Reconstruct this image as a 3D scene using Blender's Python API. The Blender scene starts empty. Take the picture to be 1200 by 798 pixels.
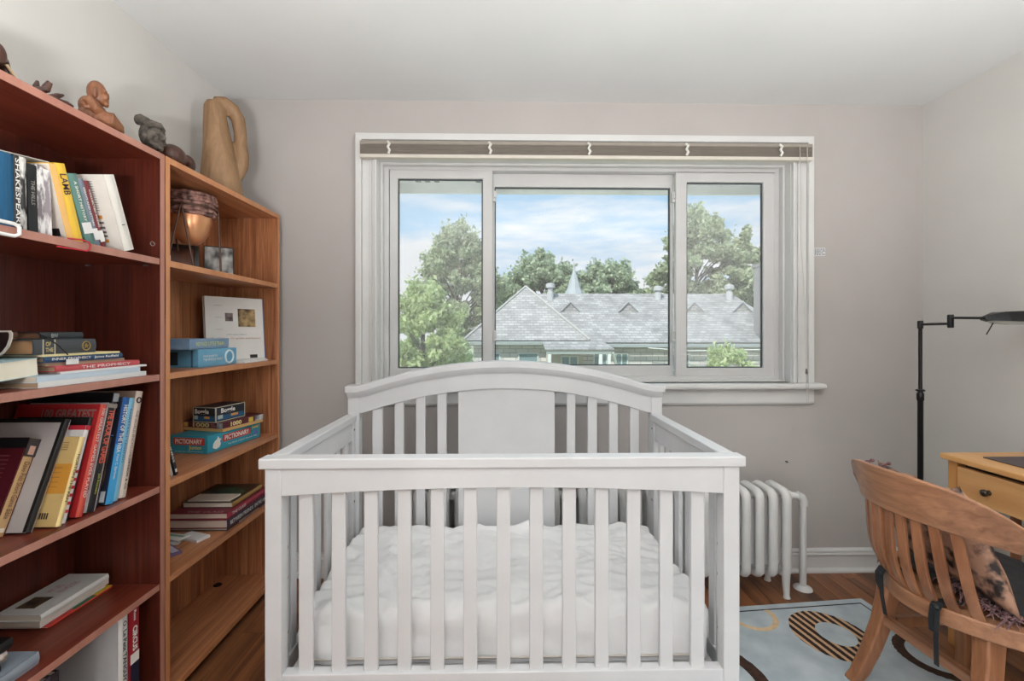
import bpy, bmesh, math, random
import numpy as np
from mathutils import Matrix, Vector, Euler

SC = bpy.context.scene
COL = SC.collection
PI = math.pi
R = math.radians
random.seed(7)

# ------------------------------------------------------------------ camera, world, lights, exposure
cam_d = bpy.data.cameras.new('camera')
cam = bpy.data.objects.new('camera', cam_d)
COL.objects.link(cam)
cam_d.sensor_fit = 'HORIZONTAL'
cam_d.sensor_width = 36.0
cam_d.lens = 36.0 * 533.0 / 1200.0
cam_d.shift_y = -10.0 / 1200.0
cam_d.clip_start = 0.02
cam_d.clip_end = 500
cam.location = (0, 0, 1.25)
cam.rotation_euler = (R(90), 0, -math.atan(10.0 / 533.0))
SC.camera = cam

SC.view_settings.view_transform = 'Standard'
SC.view_settings.look = 'None'
SC.view_settings.gamma = 1.0
SC.view_settings.use_curve_mapping = False
SC.view_settings.exposure = 0.0

SKY_STRENGTH = 1.05
SUN_STRENGTH = 5.2
FILL_UPLIGHT_WATTS = 62.0
FILL_GLOBE_WATTS = 30.0

world = bpy.data.worlds.new('summer_sky')
SC.world = world
world.use_nodes = True
wn, wl = world.node_tree.nodes, world.node_tree.links
wn.clear()


def _n(nt, kind, **kw):
    n = nt.nodes.new(kind)
    for k, v in kw.items():
        if k in n.inputs:
            n.inputs[k].default_value = v
        else:
            setattr(n, k, v)
    return n


wt = world.node_tree
w_out = _n(wt, 'ShaderNodeOutputWorld')
w_bg = _n(wt, 'ShaderNodeBackground', Strength=SKY_STRENGTH)
w_tc = _n(wt, 'ShaderNodeTexCoord')
w_map = _n(wt, 'ShaderNodeMapping')
w_map.inputs['Scale'].default_value = (1.6, 1.6, 8.0)
w_map.inputs['Location'].default_value = (0.35, 0.2, 0.6)
w_noise = _n(wt, 'ShaderNodeTexNoise', Scale=1.9, Detail=9.0, Roughness=0.58)
w_sep = _n(wt, 'ShaderNodeSeparateXYZ')
w_low = _n(wt, 'ShaderNodeMapRange')
w_low.inputs['From Min'].default_value = 0.06
w_low.inputs['From Max'].default_value = 0.34
w_low.inputs['To Min'].default_value = 0.30
w_low.inputs['To Max'].default_value = -0.10
w_add = _n(wt, 'ShaderNodeMath', operation='ADD')
w_ramp = _n(wt, 'ShaderNodeValToRGB')
w_ramp.color_ramp.elements[0].position = 0.50
w_ramp.color_ramp.elements[0].color = (0.44, 0.66, 0.90, 1)
w_ramp.color_ramp.elements[1].position = 0.70
w_ramp.color_ramp.elements[1].color = (0.90, 0.91, 0.95, 1)
wl.new(w_tc.outputs['Generated'], w_map.inputs['Vector'])
wl.new(w_map.outputs['Vector'], w_noise.inputs['Vector'])
wl.new(w_tc.outputs['Generated'], w_sep.inputs['Vector'])
wl.new(w_sep.outputs['Z'], w_low.inputs['Value'])
wl.new(w_noise.outputs['Fac'], w_add.inputs[0])
wl.new(w_low.outputs['Result'], w_add.inputs[1])
wl.new(w_add.outputs[0], w_ramp.inputs['Fac'])
wl.new(w_ramp.outputs['Color'], w_bg.inputs['Color'])
wl.new(w_bg.outputs['Background'], w_out.inputs['Surface'])

sun_d = bpy.data.lights.new('sun', 'SUN')
sun_d.energy = SUN_STRENGTH
sun_d.angle = R(3)
sun_d.color = (1.0, 0.95, 0.88)
sun = bpy.data.objects.new('sun', sun_d)
COL.objects.link(sun)
sun.location = (-6, -10, 14)
sun.rotation_euler = Vector((0.45, 0.70, -0.85)).to_track_quat('-Z', 'Y').to_euler()

# ------------------------------------------------------------------ materials
MATS = {}


def srgb(r, g, b):
    return tuple(((c / 255.0 + 0.055) / 1.055) ** 2.4 if c > 10 else c / 255.0 / 12.92 for c in (r, g, b))


def new_mat(name):
    m = bpy.data.materials.new(name)
    m.use_nodes = True
    return m, m.node_tree, m.node_tree.nodes['Principled BSDF']


def flat(r, g, b, rough=0.5, metal=0.0, spec=0.5):
    """plain material from an sRGB colour, with a faint noise so it is not dead flat"""
    key = (r, g, b, rough, metal)
    if key in MATS:
        return MATS[key]
    m, nt, p = new_mat('plain_%d_%d_%d' % (r, g, b))
    c = srgb(r, g, b)
    tc = _n(nt, 'ShaderNodeTexCoord')
    no = _n(nt, 'ShaderNodeTexNoise', Scale=18.0, Detail=3.0)
    mx = _n(nt, 'ShaderNodeMix', data_type='RGBA')
    mx.inputs[6].default_value = tuple(x * 0.92 for x in c) + (1,)
    mx.inputs[7].default_value = tuple(min(1, x * 1.08) for x in c) + (1,)
    nt.links.new(tc.outputs['Object'], no.inputs['Vector'])
    nt.links.new(no.outputs['Fac'], mx.inputs[0])
    nt.links.new(mx.outputs[2], p.inputs['Base Color'])
    p.inputs['Roughness'].default_value = rough
    p.inputs['Metallic'].default_value = metal
    p.inputs['Specular IOR Level'].default_value = spec
    MATS[key] = m
    return m


def wood(name, dark, light, axis='z', rough=0.4, fine=55.0, along=2.0, bump=0.05, rand=0.0, lo=.35, hi=.68, warp=.6):
    m, nt, p = new_mat(name)
    tc = _n(nt, 'ShaderNodeTexCoord')
    mp = _n(nt, 'ShaderNodeMapping')
    s = {'x': (along, fine, fine), 'y': (fine, along, fine), 'z': (fine, fine, along)}[axis]
    mp.inputs['Scale'].default_value = s
    nt.links.new(tc.outputs['Object'], mp.inputs['Vector'])
    no = _n(nt, 'ShaderNodeTexNoise', Scale=1.0, Detail=6.0, Roughness=0.62, Distortion=warp)
    nt.links.new(mp.outputs['Vector'], no.inputs['Vector'])
    big = _n(nt, 'ShaderNodeMapping')
    big.inputs['Scale'].default_value = tuple(x * 0.16 for x in s)
    nt.links.new(tc.outputs['Object'], big.inputs['Vector'])
    no2 = _n(nt, 'ShaderNodeTexNoise', Scale=1.0, Detail=3.0, Distortion=1.6)
    nt.links.new(big.outputs['Vector'], no2.inputs['Vector'])
    av = _n(nt, 'ShaderNodeMath', operation='MULTIPLY_ADD')
    av.inputs[1].default_value = 0.55
    nt.links.new(no.outputs['Fac'], av.inputs[0])
    hf = _n(nt, 'ShaderNodeMath', operation='MULTIPLY')
    hf.inputs[1].default_value = 0.45
    nt.links.new(no2.outputs['Fac'], hf.inputs[0])
    nt.links.new(hf.outputs[0], av.inputs[2])
    ra = _n(nt, 'ShaderNodeValToRGB')
    ra.color_ramp.elements[0].position = lo
    ra.color_ramp.elements[0].color = srgb(*dark) + (1,)
    ra.color_ramp.elements[1].position = hi
    ra.color_ramp.elements[1].color = srgb(*light) + (1,)
    nt.links.new(av.outputs[0], ra.inputs['Fac'])
    col = ra.outputs['Color']
    if rand:
        oi = _n(nt, 'ShaderNodeObjectInfo')
        for mm in (mp, big):
            cx = _n(nt, 'ShaderNodeCombineXYZ')
            ml = _n(nt, 'ShaderNodeMath', operation='MULTIPLY')
            ml.inputs[1].default_value = 37.0
            nt.links.new(oi.outputs['Random'], ml.inputs[0])
            for k in 'XYZ':
                nt.links.new(ml.outputs[0], cx.inputs[k])
            nt.links.new(cx.outputs[0], mm.inputs['Location'])
        hs = _n(nt, 'ShaderNodeHueSaturation')
        mr = _n(nt, 'ShaderNodeMapRange')
        mr.inputs['To Min'].default_value = 1.0 - rand
        mr.inputs['To Max'].default_value = 1.0 + rand
        nt.links.new(oi.outputs['Random'], mr.inputs['Value'])
        nt.links.new(mr.outputs['Result'], hs.inputs['Value'])
        nt.links.new(col, hs.inputs['Color'])
        col = hs.outputs['Color']
    nt.links.new(col, p.inputs['Base Color'])
    p.inputs['Roughness'].default_value = rough
    if bump:
        b = _n(nt, 'ShaderNodeBump', Strength=bump, Distance=0.002)
        nt.links.new(no.outputs['Fac'], b.inputs['Height'])
        nt.links.new(b.outputs['Normal'], p.inputs['Normal'])
    return m


def mottled(name, c1, c2, scale=8.0, rough=0.6, bump=0.0, bscale=None, detail=4.0, metal=0.0, lo=.35, hi=.65, dist=0.01, stretch=None):
    m, nt, p = new_mat(name)
    tc = _n(nt, 'ShaderNodeTexCoord')
    vec = tc.outputs['Object']
    if stretch:
        mp = _n(nt, 'ShaderNodeMapping')
        mp.inputs['Scale'].default_value = stretch
        nt.links.new(vec, mp.inputs['Vector'])
        vec = mp.outputs['Vector']
    no = _n(nt, 'ShaderNodeTexNoise', Scale=scale, Detail=detail)
    nt.links.new(vec, no.inputs['Vector'])
    ra = _n(nt, 'ShaderNodeValToRGB')
    ra.color_ramp.elements[0].position = lo
    ra.color_ramp.elements[0].color = srgb(*c1) + (1,)
    ra.color_ramp.elements[1].position = hi
    ra.color_ramp.elements[1].color = srgb(*c2) + (1,)
    nt.links.new(no.outputs['Fac'], ra.inputs['Fac'])
    nt.links.new(ra.outputs['Color'], p.inputs['Base Color'])
    p.inputs['Roughness'].default_value = rough
    p.inputs['Metallic'].default_value = metal
    if bump:
        nb = _n(nt, 'ShaderNodeTexNoise', Scale=bscale or scale, Detail=5.0)
        nt.links.new(vec, nb.inputs['Vector'])
        b = _n(nt, 'ShaderNodeBump', Strength=bump, Distance=dist)
        nt.links.new(nb.outputs['Fac'], b.inputs['Height'])
        nt.links.new(b.outputs['Normal'], p.inputs['Normal'])
    return m


def stripes(name, c1, c2, freq, direction, rough=0.8, duty=0.5, noise=0.0):
    """two colours in straight stripes across `direction` (object space)"""
    m, nt, p = new_mat(name)
    tc = _n(nt, 'ShaderNodeTexCoord')
    dt = _n(nt, 'ShaderNodeVectorMath', operation='DOT_PRODUCT')
    dt.inputs[1].default_value = direction
    nt.links.new(tc.outputs['Object'], dt.inputs[0])
    ml = _n(nt, 'ShaderNodeMath', operation='MULTIPLY')
    ml.inputs[1].default_value = freq
    nt.links.new(dt.outputs['Value'], ml.inputs[0])
    src = ml.outputs[0]
    if noise:
        no = _n(nt, 'ShaderNodeTexNoise', Scale=120.0)
        nt.links.new(tc.outputs['Object'], no.inputs['Vector'])
        ma = _n(nt, 'ShaderNodeMath', operation='MULTIPLY_ADD')
        ma.inputs[1].default_value = noise
        nt.links.new(no.outputs['Fac'], ma.inputs[0])
        nt.links.new(src, ma.inputs[2])
        src = ma.outputs[0]
    fr = _n(nt, 'ShaderNodeMath', operation='FRACT')
    nt.links.new(src, fr.inputs[0])
    gt = _n(nt, 'ShaderNodeMath', operation='GREATER_THAN')
    gt.inputs[1].default_value = duty
    nt.links.new(fr.outputs[0], gt.inputs[0])
    mx = _n(nt, 'ShaderNodeMix', data_type='RGBA')
    mx.inputs[6].default_value = srgb(*c1) + (1,)
    mx.inputs[7].default_value = srgb(*c2) + (1,)
    nt.links.new(gt.outputs[0], mx.inputs[0])
    nt.links.new(mx.outputs[2], p.inputs['Base Color'])
    p.inputs['Roughness'].default_value = rough
    return m


def glass_pane(name, haze):
    m = bpy.data.materials.new(name)
    m.use_nodes = True
    nt = m.node_tree
    nt.nodes.clear()
    out = _n(nt, 'ShaderNodeOutputMaterial')
    tr = _n(nt, 'ShaderNodeBsdfTransparent')
    tr.inputs['Color'].default_value = (0.97, 0.985, 0.98, 1)
    gl = _n(nt, 'ShaderNodeBsdfGlossy', Roughness=0.0)
    df = _n(nt, 'ShaderNodeBsdfDiffuse')
    df.inputs['Color'].default_value = (0.8, 0.82, 0.84, 1)
    a = _n(nt, 'ShaderNodeMixShader', Fac=0.035)
    b = _n(nt, 'ShaderNodeMixShader', Fac=haze)
    nt.links.new(tr.outputs[0], a.inputs[1])
    nt.links.new(gl.outputs[0], a.inputs[2])
    nt.links.new(a.outputs[0], b.inputs[1])
    nt.links.new(df.outputs[0], b.inputs[2])
    nt.links.new(b.outputs[0], out.inputs['Surface'])
    return m


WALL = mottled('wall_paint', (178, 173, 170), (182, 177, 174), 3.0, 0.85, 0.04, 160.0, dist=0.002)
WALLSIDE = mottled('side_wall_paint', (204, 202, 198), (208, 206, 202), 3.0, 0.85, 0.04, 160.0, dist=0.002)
CEIL = mottled('ceiling_paint', (216, 218, 218), (220, 222, 222), 2.0, 0.9, 0.03, 120.0, dist=0.002)
TRIM = mottled('trim_paint', (207, 207, 206), (213, 213, 212), 5.0, 0.45)
VINYL = mottled('vinyl', (198, 198, 198), (204, 204, 204), 5.0, 0.4)
CRIB = mottled('crib_paint', (205, 206, 208), (211, 212, 214), 6.0, 0.38)
RADP = mottled('radiator_paint', (214, 214, 213), (222, 222, 221), 7.0, 0.35, 0.15, 60.0, dist=0.002)
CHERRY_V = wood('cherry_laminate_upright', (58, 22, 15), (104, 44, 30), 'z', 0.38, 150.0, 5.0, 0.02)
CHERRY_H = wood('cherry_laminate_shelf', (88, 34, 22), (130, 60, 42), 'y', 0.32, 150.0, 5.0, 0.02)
CHERRY_E = wood('cherry_edge', (168, 116, 100), (186, 134, 118), 'z', 0.33, 40.0, 5.0, 0.0)
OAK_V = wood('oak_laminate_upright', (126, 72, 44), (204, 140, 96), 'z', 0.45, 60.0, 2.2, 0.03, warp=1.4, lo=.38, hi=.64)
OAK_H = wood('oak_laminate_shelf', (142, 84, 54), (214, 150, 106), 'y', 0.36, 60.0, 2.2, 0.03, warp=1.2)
OAK_E = wood('oak_edge', (186, 124, 82), (206, 146, 102), 'z', 0.36, 40.0, 4.0, 0.0)
PLANK = wood('floor_plank_wood', (88, 53, 34), (164, 108, 70), 'y', 0.34, 26.0, 1.3, 0.04, rand=0.30)
CHAIRW = wood('chair_wood', (124, 78, 50), (190, 132, 94), 'z', 0.33, 34.0, 4.0, 0.02)
CHAIRB = wood('chair_wood_crest', (128, 84, 58), (194, 142, 106), 'y', 0.33, 40.0, 3.0, 0.02)
DESKW = wood('desk_wood', (206, 148, 90), (232, 182, 122), 'y', 0.36, 22.0, 2.5, 0.02)
DESKT = wood('desk_top_wood', (206, 146, 84), (230, 176, 112), 'y', 0.3, 22.0, 2.5, 0.02)
SHEET = mottled('white_cotton', (232, 233, 234), (240, 240, 241), 6.0, 0.85, 0.12, 34.0, dist=0.004)
RUGM = mottled('rug_wool', (176, 189, 197), (200, 210, 216), 9.0, 0.95, 0.5, 260.0, dist=0.003)
RUGD = mottled('rug_dark_wool', (52, 34, 26), (72, 48, 36), 60.0, 0.95, 0.4, 260.0, dist=0.003)
RUGC = mottled('rug_cream_wool', (220, 192, 152), (232, 206, 168), 60.0, 0.95, 0.4, 260.0, dist=0.003)
RUGS = stripes('rug_striped_wool', (52, 32, 24), (214, 176, 140), 30.0, (1.0, 0.12, 0.0), 0.95, 0.56, 0.12)
BLACK = flat(26, 26, 28, 0.4)
IRON = flat(24, 24, 26, 0.35, 0.3)
CHROME = flat(150, 150, 152, 0.3, 0.9)
PAPER = flat(222, 212, 196, 0.8)
PAPERT = flat(186, 160, 132, 0.85)
WHITEP = flat(226, 226, 224, 0.5)


# ------------------------------------------------------------------ mesh helpers
class MB:
    def __init__(self):
        self.v, self.f, self.m = [], [], []

    def add(self, vs, fs, mi=0):
        o = len(self.v)
        self.v.extend([tuple(p) for p in vs])
        for k, f in enumerate(fs):
            self.f.append([i + o for i in f])
            self.m.append(mi[k] if isinstance(mi, (list, tuple)) else mi)
        return self

    def box(self, x0, x1, y0, y1, z0, z1, mi=0, xp=None, xm=None, zp=None, ym=None):
        vs = [(x0, y0, z0), (x1, y0, z0), (x1, y1, z0), (x0, y1, z0), (x0, y0, z1), (x1, y0, z1), (x1, y1, z1), (x0, y1, z1)]
        fs = [(0, 3, 2, 1), (4, 5, 6, 7), (0, 1, 5, 4), (1, 2, 6, 5), (2, 3, 7, 6), (3, 0, 4, 7)]
        ms = [mi, mi if zp is None else zp, mi if ym is None else ym, mi if xp is None else xp, mi, mi if xm is None else xm]
        return self.add(vs, fs, ms)

    def loft(self, rings, mi=0, caps=True, closed=False):
        n = len(rings[0])
        vs = [p for r in rings for p in r]
        fs = []
        K = len(rings)
        for a in range(K if closed else K - 1):
            b = (a + 1) % K
            for i in range(n):
                j = (i + 1) % n
                fs.append((a * n + i, a * n + j, b * n + j, b * n + i))
        if caps and not closed:
            fs.append(tuple(range(n - 1, -1, -1)))
            fs.append(tuple((K - 1) * n + i for i in range(n)))
        return self.add(vs, fs, mi)

    def tube(self, pts, r, n=8, mi=0, caps=True, closed=False, flat_y=1.0):
        pts = [Vector(p) for p in pts]
        K = len(pts)
        rs = r if isinstance(r, (list, tuple)) else [r] * K
        rings = []
        prev = None
        for k, p in enumerate(pts):
            a = pts[(k - 1) % K] if closed or k > 0 else p
            b = pts[(k + 1) % K] if closed or k < K - 1 else p
            t = (b - a).normalized()
            if prev is None:
                u = t.orthogonal().normalized()
            else:
                u = (prev - t * prev.dot(t))
                u = u.normalized() if u.length > 1e-6 else t.orthogonal().normalized()
            prev = u
            w = t.cross(u)
            rings.append([p + (u * math.cos(2 * PI * i / n) + w * flat_y * math.sin(2 * PI * i / n)) * rs[k] for i in range(n)])
        return self.loft(rings, mi, caps, closed)

    def lathe(self, prof, n=20, c=(0, 0, 0), mi=0):
        rings = []
        for r, z in prof:
            r = max(r, 1e-4)
            rings.append([(c[0] + r * math.cos(2 * PI * i / n), c[1] + r * math.sin(2 * PI * i / n), c[2] + z) for i in range(n)])
        return self.loft(rings, mi)

    def prism(self, poly, fn, a, b, mi=0):
        """poly 2-D outline, fn(u, v, w) -> xyz, extruded from w=a to w=b"""
        return self.loft([[fn(u, v, a) for u, v in poly], [fn(u, v, b) for u, v in poly]], mi)

    def ball(self, c, r, rot=None, seg=14, ring=9, mi=0):
        rx, ry, rz = (r, r, r) if not isinstance(r, (tuple, list)) else r
        M = Euler(rot).to_matrix() if rot else Matrix.Identity(3)
        rings = []
        for a in range(ring + 1):
            th = PI * a / ring
            s = max(math.sin(th), 1e-3)
            rings.append([Vector(c) + M @ Vector((rx * s * math.cos(2 * PI * i / seg), ry * s * math.sin(2 * PI * i / seg), -rz * math.cos(th))) for i in range(seg)])
        return self.loft(rings, mi)

    def sweep(self, path, prof, mi=0, up=(0, 0, 1)):
        """profile points (side, up) swept along an open path; side = horizontal normal of the path"""
        path = [Vector(p) for p in path]
        rings = []
        for k, p in enumerate(path):
            a = path[max(k - 1, 0)]
            b = path[min(k + 1, len(path) - 1)]
            t = (b - a).normalized()
            s = t.cross(Vector(up)).normalized()
            rings.append([p + s * q[0] + Vector(up) * q[1] for q in (prof(k) if callable(prof) else prof)])
        return self.loft(rings, mi)

    def mesh(self, name, mats, smooth=None):
        me = bpy.data.meshes.new(name)
        me.from_pydata(self.v, [], self.f)
        for m in (mats if isinstance(mats, (list, tuple)) else [mats]):
            me.materials.append(m)
        if any(self.m):
            me.polygons.foreach_set('material_index', self.m)
        bm = bmesh.new()
        bm.from_mesh(me)
        bmesh.ops.recalc_face_normals(bm, faces=bm.faces)
        bm.to_mesh(me)
        bm.free()
        if smooth is not None:
            me.polygons.foreach_set('use_smooth', [True] * len(me.polygons))
            me.set_sharp_from_angle(angle=R(smooth))
        me.update()
        return me


WM = {}


def place(o, loc=(0, 0, 0), rot=(0, 0, 0)):
    o.location = loc
    o.rotation_euler = rot
    WM[o.name] = Matrix.Translation(loc) @ Euler(rot).to_matrix().to_4x4()


def thing(name, label, cat, loc=(0, 0, 0), rz=0.0, group=None, rot=None, kind=None):
    o = bpy.data.objects.new(name, None)
    COL.objects.link(o)
    o.empty_display_size = 0.05
    place(o, loc, rot or (0, 0, rz))
    tag(o, label, cat, group, kind)
    return o


def tag(o, label=None, cat=None, group=None, kind=None):
    for k, v in (('label', label), ('category', cat), ('group', group), ('kind', kind)):
        if v:
            o[k] = v
    return o


def obj(name, mb, mats, parent=None, world=False, bevel=0.0, smooth=None, label=None, seg=2, kind=None):
    """one mesh object; world=True: the mesh was built in world space and is carried into the parent's space"""
    me = mb if isinstance(mb, bpy.types.Mesh) else mb.mesh(name, mats, smooth)
    o = bpy.data.objects.new(name, me)
    COL.objects.link(o)
    if parent is not None:
        o.parent = parent
        WM[o.name] = WM[parent.name]
        if world:
            me.transform(WM[parent.name].inverted())
    else:
        WM[o.name] = Matrix.Identity(4)
    if bevel:
        b = o.modifiers.new('bevel', 'BEVEL')
        b.width = bevel
        b.segments = seg
        b.limit_method = 'ANGLE'
        b.harden_normals = False
    tag(o, label, None, None, kind)
    return o


def solo(name, mb, mats, label, cat, group=None, **kw):
    """a thing that is a single mesh, its origin carried to its base"""
    me = mb if isinstance(mb, bpy.types.Mesh) else mb.mesh(name, mats, kw.pop('smooth', None))
    cs = [v.co for v in me.vertices]
    lo = Vector((min(c[i] for c in cs) for i in range(3)))
    hi = Vector((max(c[i] for c in cs) for i in range(3)))
    base = Vector(((lo.x + hi.x) / 2, (lo.y + hi.y) / 2, lo.z))
    me.transform(Matrix.Translation(-base))
    o = obj(name, me, None, None, **kw)
    place(o, base)
    return tag(o, label, cat, group)


def struct(name, mb, mats, parent=None, **kw):
    o = obj(name, mb, mats, parent, **kw)
    if parent is None:
        o['kind'] = 'structure'
    return o


def twin(src, name, parent, loc=(0, 0, 0), rot=(0, 0, 0), scale=(1, 1, 1)):
    """a copy of a part sharing its mesh"""
    o = src.copy()
    o.name = name
    COL.objects.link(o)
    o.parent = parent
    o.location = loc
    o.rotation_euler = rot
    o.scale = scale
    WM[o.name] = WM[parent.name] if parent else Matrix.Identity(4)
    return o


def carved(prims, mat, voxel=0.004, smooth=4, name='carving'):
    """join the shapes of an MB into one continuous skin"""
    me = prims.mesh(name, mat)
    o = bpy.data.objects.new('carving_source', me)
    COL.objects.link(o)
    r = o.modifiers.new('r', 'REMESH')
    r.mode = 'VOXEL'
    r.voxel_size = voxel
    s = o.modifiers.new('s', 'SMOOTH')
    s.iterations = smooth
    s.factor = 0.5
    dg = bpy.context.evaluated_depsgraph_get()
    dg.update()
    out = bpy.data.meshes.new_from_object(o.evaluated_get(dg))
    bpy.data.objects.remove(o)
    out.name = name
    out.materials.clear()
    out.materials.append(mat)
    out.polygons.foreach_set('use_smooth', [True] * len(out.polygons))
    return out


def text(name, s, mat, parent, c, right, up, width, height, bold=0.0, off=0.0008, world=False):
    """flat print: the words as a thin mesh, fitted into width x height around c"""
    cu = bpy.data.curves.new('words', 'FONT')
    cu.body = s
    cu.size = 1.0
    cu.offset = bold
    cu.resolution_u = 2
    t = bpy.data.objects.new('words', cu)
    COL.objects.link(t)
    dg = bpy.context.evaluated_depsgraph_get()
    me = bpy.data.meshes.new_from_object(t.evaluated_get(dg))
    bpy.data.objects.remove(t)
    bpy.data.curves.remove(cu)
    if not len(me.vertices):
        return None
    xs = [v.co.x for v in me.vertices]
    ys = [v.co.y for v in me.vertices]
    sx = width / (max(xs) - min(xs))
    sy = height / (max(ys) - min(ys))
    cx, cy = (max(xs) + min(xs)) / 2, (max(ys) + min(ys)) / 2
    rt, upv, c = Vector(right).normalized(), Vector(up).normalized(), Vector(c)
    nrm = rt.cross(upv)
    for v in me.vertices:
        v.co = c + rt * ((v.co.x - cx) * sx) + upv * ((v.co.y - cy) * sy) + nrm * off
    me.materials.clear()
    me.materials.append(mat)
    me.name = name
    return obj(name, me, None, parent, world=world)


def patch(name, mat, parent, c, right, up, w, h, off=0.0006, world=False, label=None):
    """a flat printed or stuck-on rectangle"""
    rt, upv, c = Vector(right).normalized(), Vector(up).normalized(), Vector(c)
    n = rt.cross(upv)
    mb = MB()
    ring = lambda d: [c + rt * a * w / 2 + upv * b * h / 2 + n * d for a, b in ((-1, -1), (1, -1), (1, 1), (-1, 1))]
    mb.loft([ring(0), ring(off)])
    return obj(name, mb, mat, parent, world=world, label=label)


# ------------------------------------------------------------------ the room
XL, XR, YB, YF, ZC = -1.405, 2.20, 2.35, -1.9, 2.44
OX0, OX1, OZ0, OZ1 = -0.645, 1.50, 0.975, 2.14          # window opening

fl = MB().box(XL - .15, XR + .15, YF - .15, YB + .2, -0.10, -0.014)
floor = struct('floor', fl, flat(40, 26, 18, 0.9))
pm = MB().box(-0.0407, 0.0407, 0, 1, -0.012, 0).mesh('plank', PLANK)
rp = random.Random(3)
first = None
x = XL - 0.01
while x < XR + 0.05:
    y = YF - rp.uniform(0, 0.9)
    while y < YB:
        ln = rp.uniform(0.9, 1.7)
        y1 = min(y + ln, YB)
        if y1 > YF + 0.05 and y1 - y > .05:
            o = obj('plank', pm, None, floor)
            o.location = (x + 0.0415, y, rp.uniform(-0.0006, 0))
            o.scale = (1, y1 - y - 0.0012, 1)
        y = y1
        if y1 >= YB:
            break
    x += 0.083

struct('ceiling', MB().box(XL - .15, XR + .15, YF - .15, YB + .2, ZC, ZC + .12), CEIL)
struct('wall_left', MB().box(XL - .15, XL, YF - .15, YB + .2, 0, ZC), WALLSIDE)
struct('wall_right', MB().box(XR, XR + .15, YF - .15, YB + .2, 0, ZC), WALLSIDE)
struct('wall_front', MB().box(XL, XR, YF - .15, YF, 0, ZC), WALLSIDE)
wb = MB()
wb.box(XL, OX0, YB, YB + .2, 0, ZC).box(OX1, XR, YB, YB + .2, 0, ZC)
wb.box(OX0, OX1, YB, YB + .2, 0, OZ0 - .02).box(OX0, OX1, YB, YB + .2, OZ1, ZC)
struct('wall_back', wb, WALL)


def baseboard(name, path):
    # board with an ogee cap and a quarter round at the floor
    prof = [(0, 0), (0.026, 0), (0.026, 0.010), (0.022, 0.017), (0.014, 0.021), (0.012, 0.022), (0.012, 0.083), (0.017, 0.086),
            (0.019, 0.093), (0.016, 0.099), (0.013, 0.101), (0.017, 0.105), (0.016, 0.113), (0.009, 0.119), (0, 0.121)]
    return struct(name, MB().sweep(path, prof), TRIM)


baseboard('baseboard_back', [(XR, YB, 0), (XL, YB, 0)][::-1])
baseboard('baseboard_right', [(XR, YB - .026, 0), (XR, YF, 0)])


# ------------------------------------------------------------------ window
def ring_mb(x0, x1, z0, z1, wl_, wr, wb_, wt_, y0, y1):
    """rectangular frame in the XZ plane, members of the given widths, mitred, from y0 (room side) to y1"""
    def lp(a, b, c, d, y):
        return [(a, y, c), (b, y, c), (b, y, d), (a, y, d)]
    m = MB()
    o, i = (x0, x1, z0, z1), (x0 + wl_, x1 - wr, z0 + wb_, z1 - wt_)
    m.loft([lp(*o, y0), lp(*i, y0), lp(*i, y1), lp(*o, y1)], closed=True)
    return m


win = thing('window_1', None, None, (0, YB, OZ0), kind='structure')
# casing: stepped bands round three sides
cas = MB()
for (a, b, yf) in ((0.0, 0.030, .030), (0.030, 0.072, .014), (0.072, 0.080, .022), (0.080, 0.088, .016), (0.088, 0.096, .022), (0.096, 0.107, .026)):
    xo0, xo1, zo = -0.752 + a, 1.607 - a, 2.262 - a * 1.12
    xi0, xi1, zi = -0.752 + b, 1.607 - b, 2.262 - b * 1.12
    lo = 0.985
    f = lambda y: [(xo0, y, lo), (xo0, y, zo), (xo1, y, zo), (xo1, y, lo), (xi1, y, lo), (xi1, y, zi), (xi0, y, zi), (xi0, y, lo)]
    y0, y1 = YB - yf, YB
    A, B_ = f(y0), f(y1)
    fs = [(0, 1, 6, 7), (1, 2, 5, 6), (2, 3, 4, 5)]
    fs += [tuple(k + 8 for k in reversed(q)) for q in fs]
    fs += [(i, (i + 1) % 8, (i + 1) % 8 + 8, i + 8) for i in range(8)]
    cas.add(A + B_, fs)
obj('casing', cas, TRIM, win, world=True, bevel=0.003)
obj('jamb', ring_mb(OX0 - .004, OX1 + .004, OZ0 - .01, OZ1 + .004, .006, .006, .02, .006, YB - .004, 2.55), TRIM, win, world=True)
obj('jamb_stop', ring_mb(OX0, OX1, OZ0, OZ1, .012, .012, .018, .012, 2.395, 2.43), TRIM, win, world=True, bevel=.003)
obj('frame', ring_mb(OX0 + .002, OX1 - .002, OZ0 + .002, OZ1 - .002, .034, .034, .034, .026, 2.43, 2.53), VINYL, win, world=True, bevel=.003)
stool = MB()
stool.box(-0.790, 1.655, 2.288, YB + .06, 0.955, 0.985)
obj('stool', stool, TRIM, win, world=True, bevel=.012, seg=3)
ap = MB()
ap.loft([[(x_, YB, .870), (x_, 2.338, .872), (x_, 2.330, .884), (x_, 2.330, .955), (x_, YB, .955)] for x_ in (-.752, 1.612)])
obj('apron', ap, TRIM, win, world=True, bevel=.002)
PANE_H = glass_pane('hazy_pane', 0.10)
PANE = glass_pane('clear_pane', 0.03)


def sash(x0, x1, z0, z1, gl, gr, gb, gt, yf, pane):
    s = obj('sash', ring_mb(x0, x1, z0, z1, gl, gr, gb, gt, yf, yf + .034), VINYL, win, world=True, bevel=.004)
    ins = ring_mb(x0 + gl - .002, x1 - gr + .002, z0 + gb - .002, z1 - gt + .002, .008, .008, .008, .008, yf + .012, yf + .022)
    obj('gasket', ins, flat(70, 74, 80, .6), s, world=True)
    p = MB().box(x0 + gl - .001, x1 - gr + .001, yf + .016, yf + .020, z0 + gb - .001, z1 - gt + .001)
    obj('pane', p, pane, s, world=True)
    return s


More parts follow.
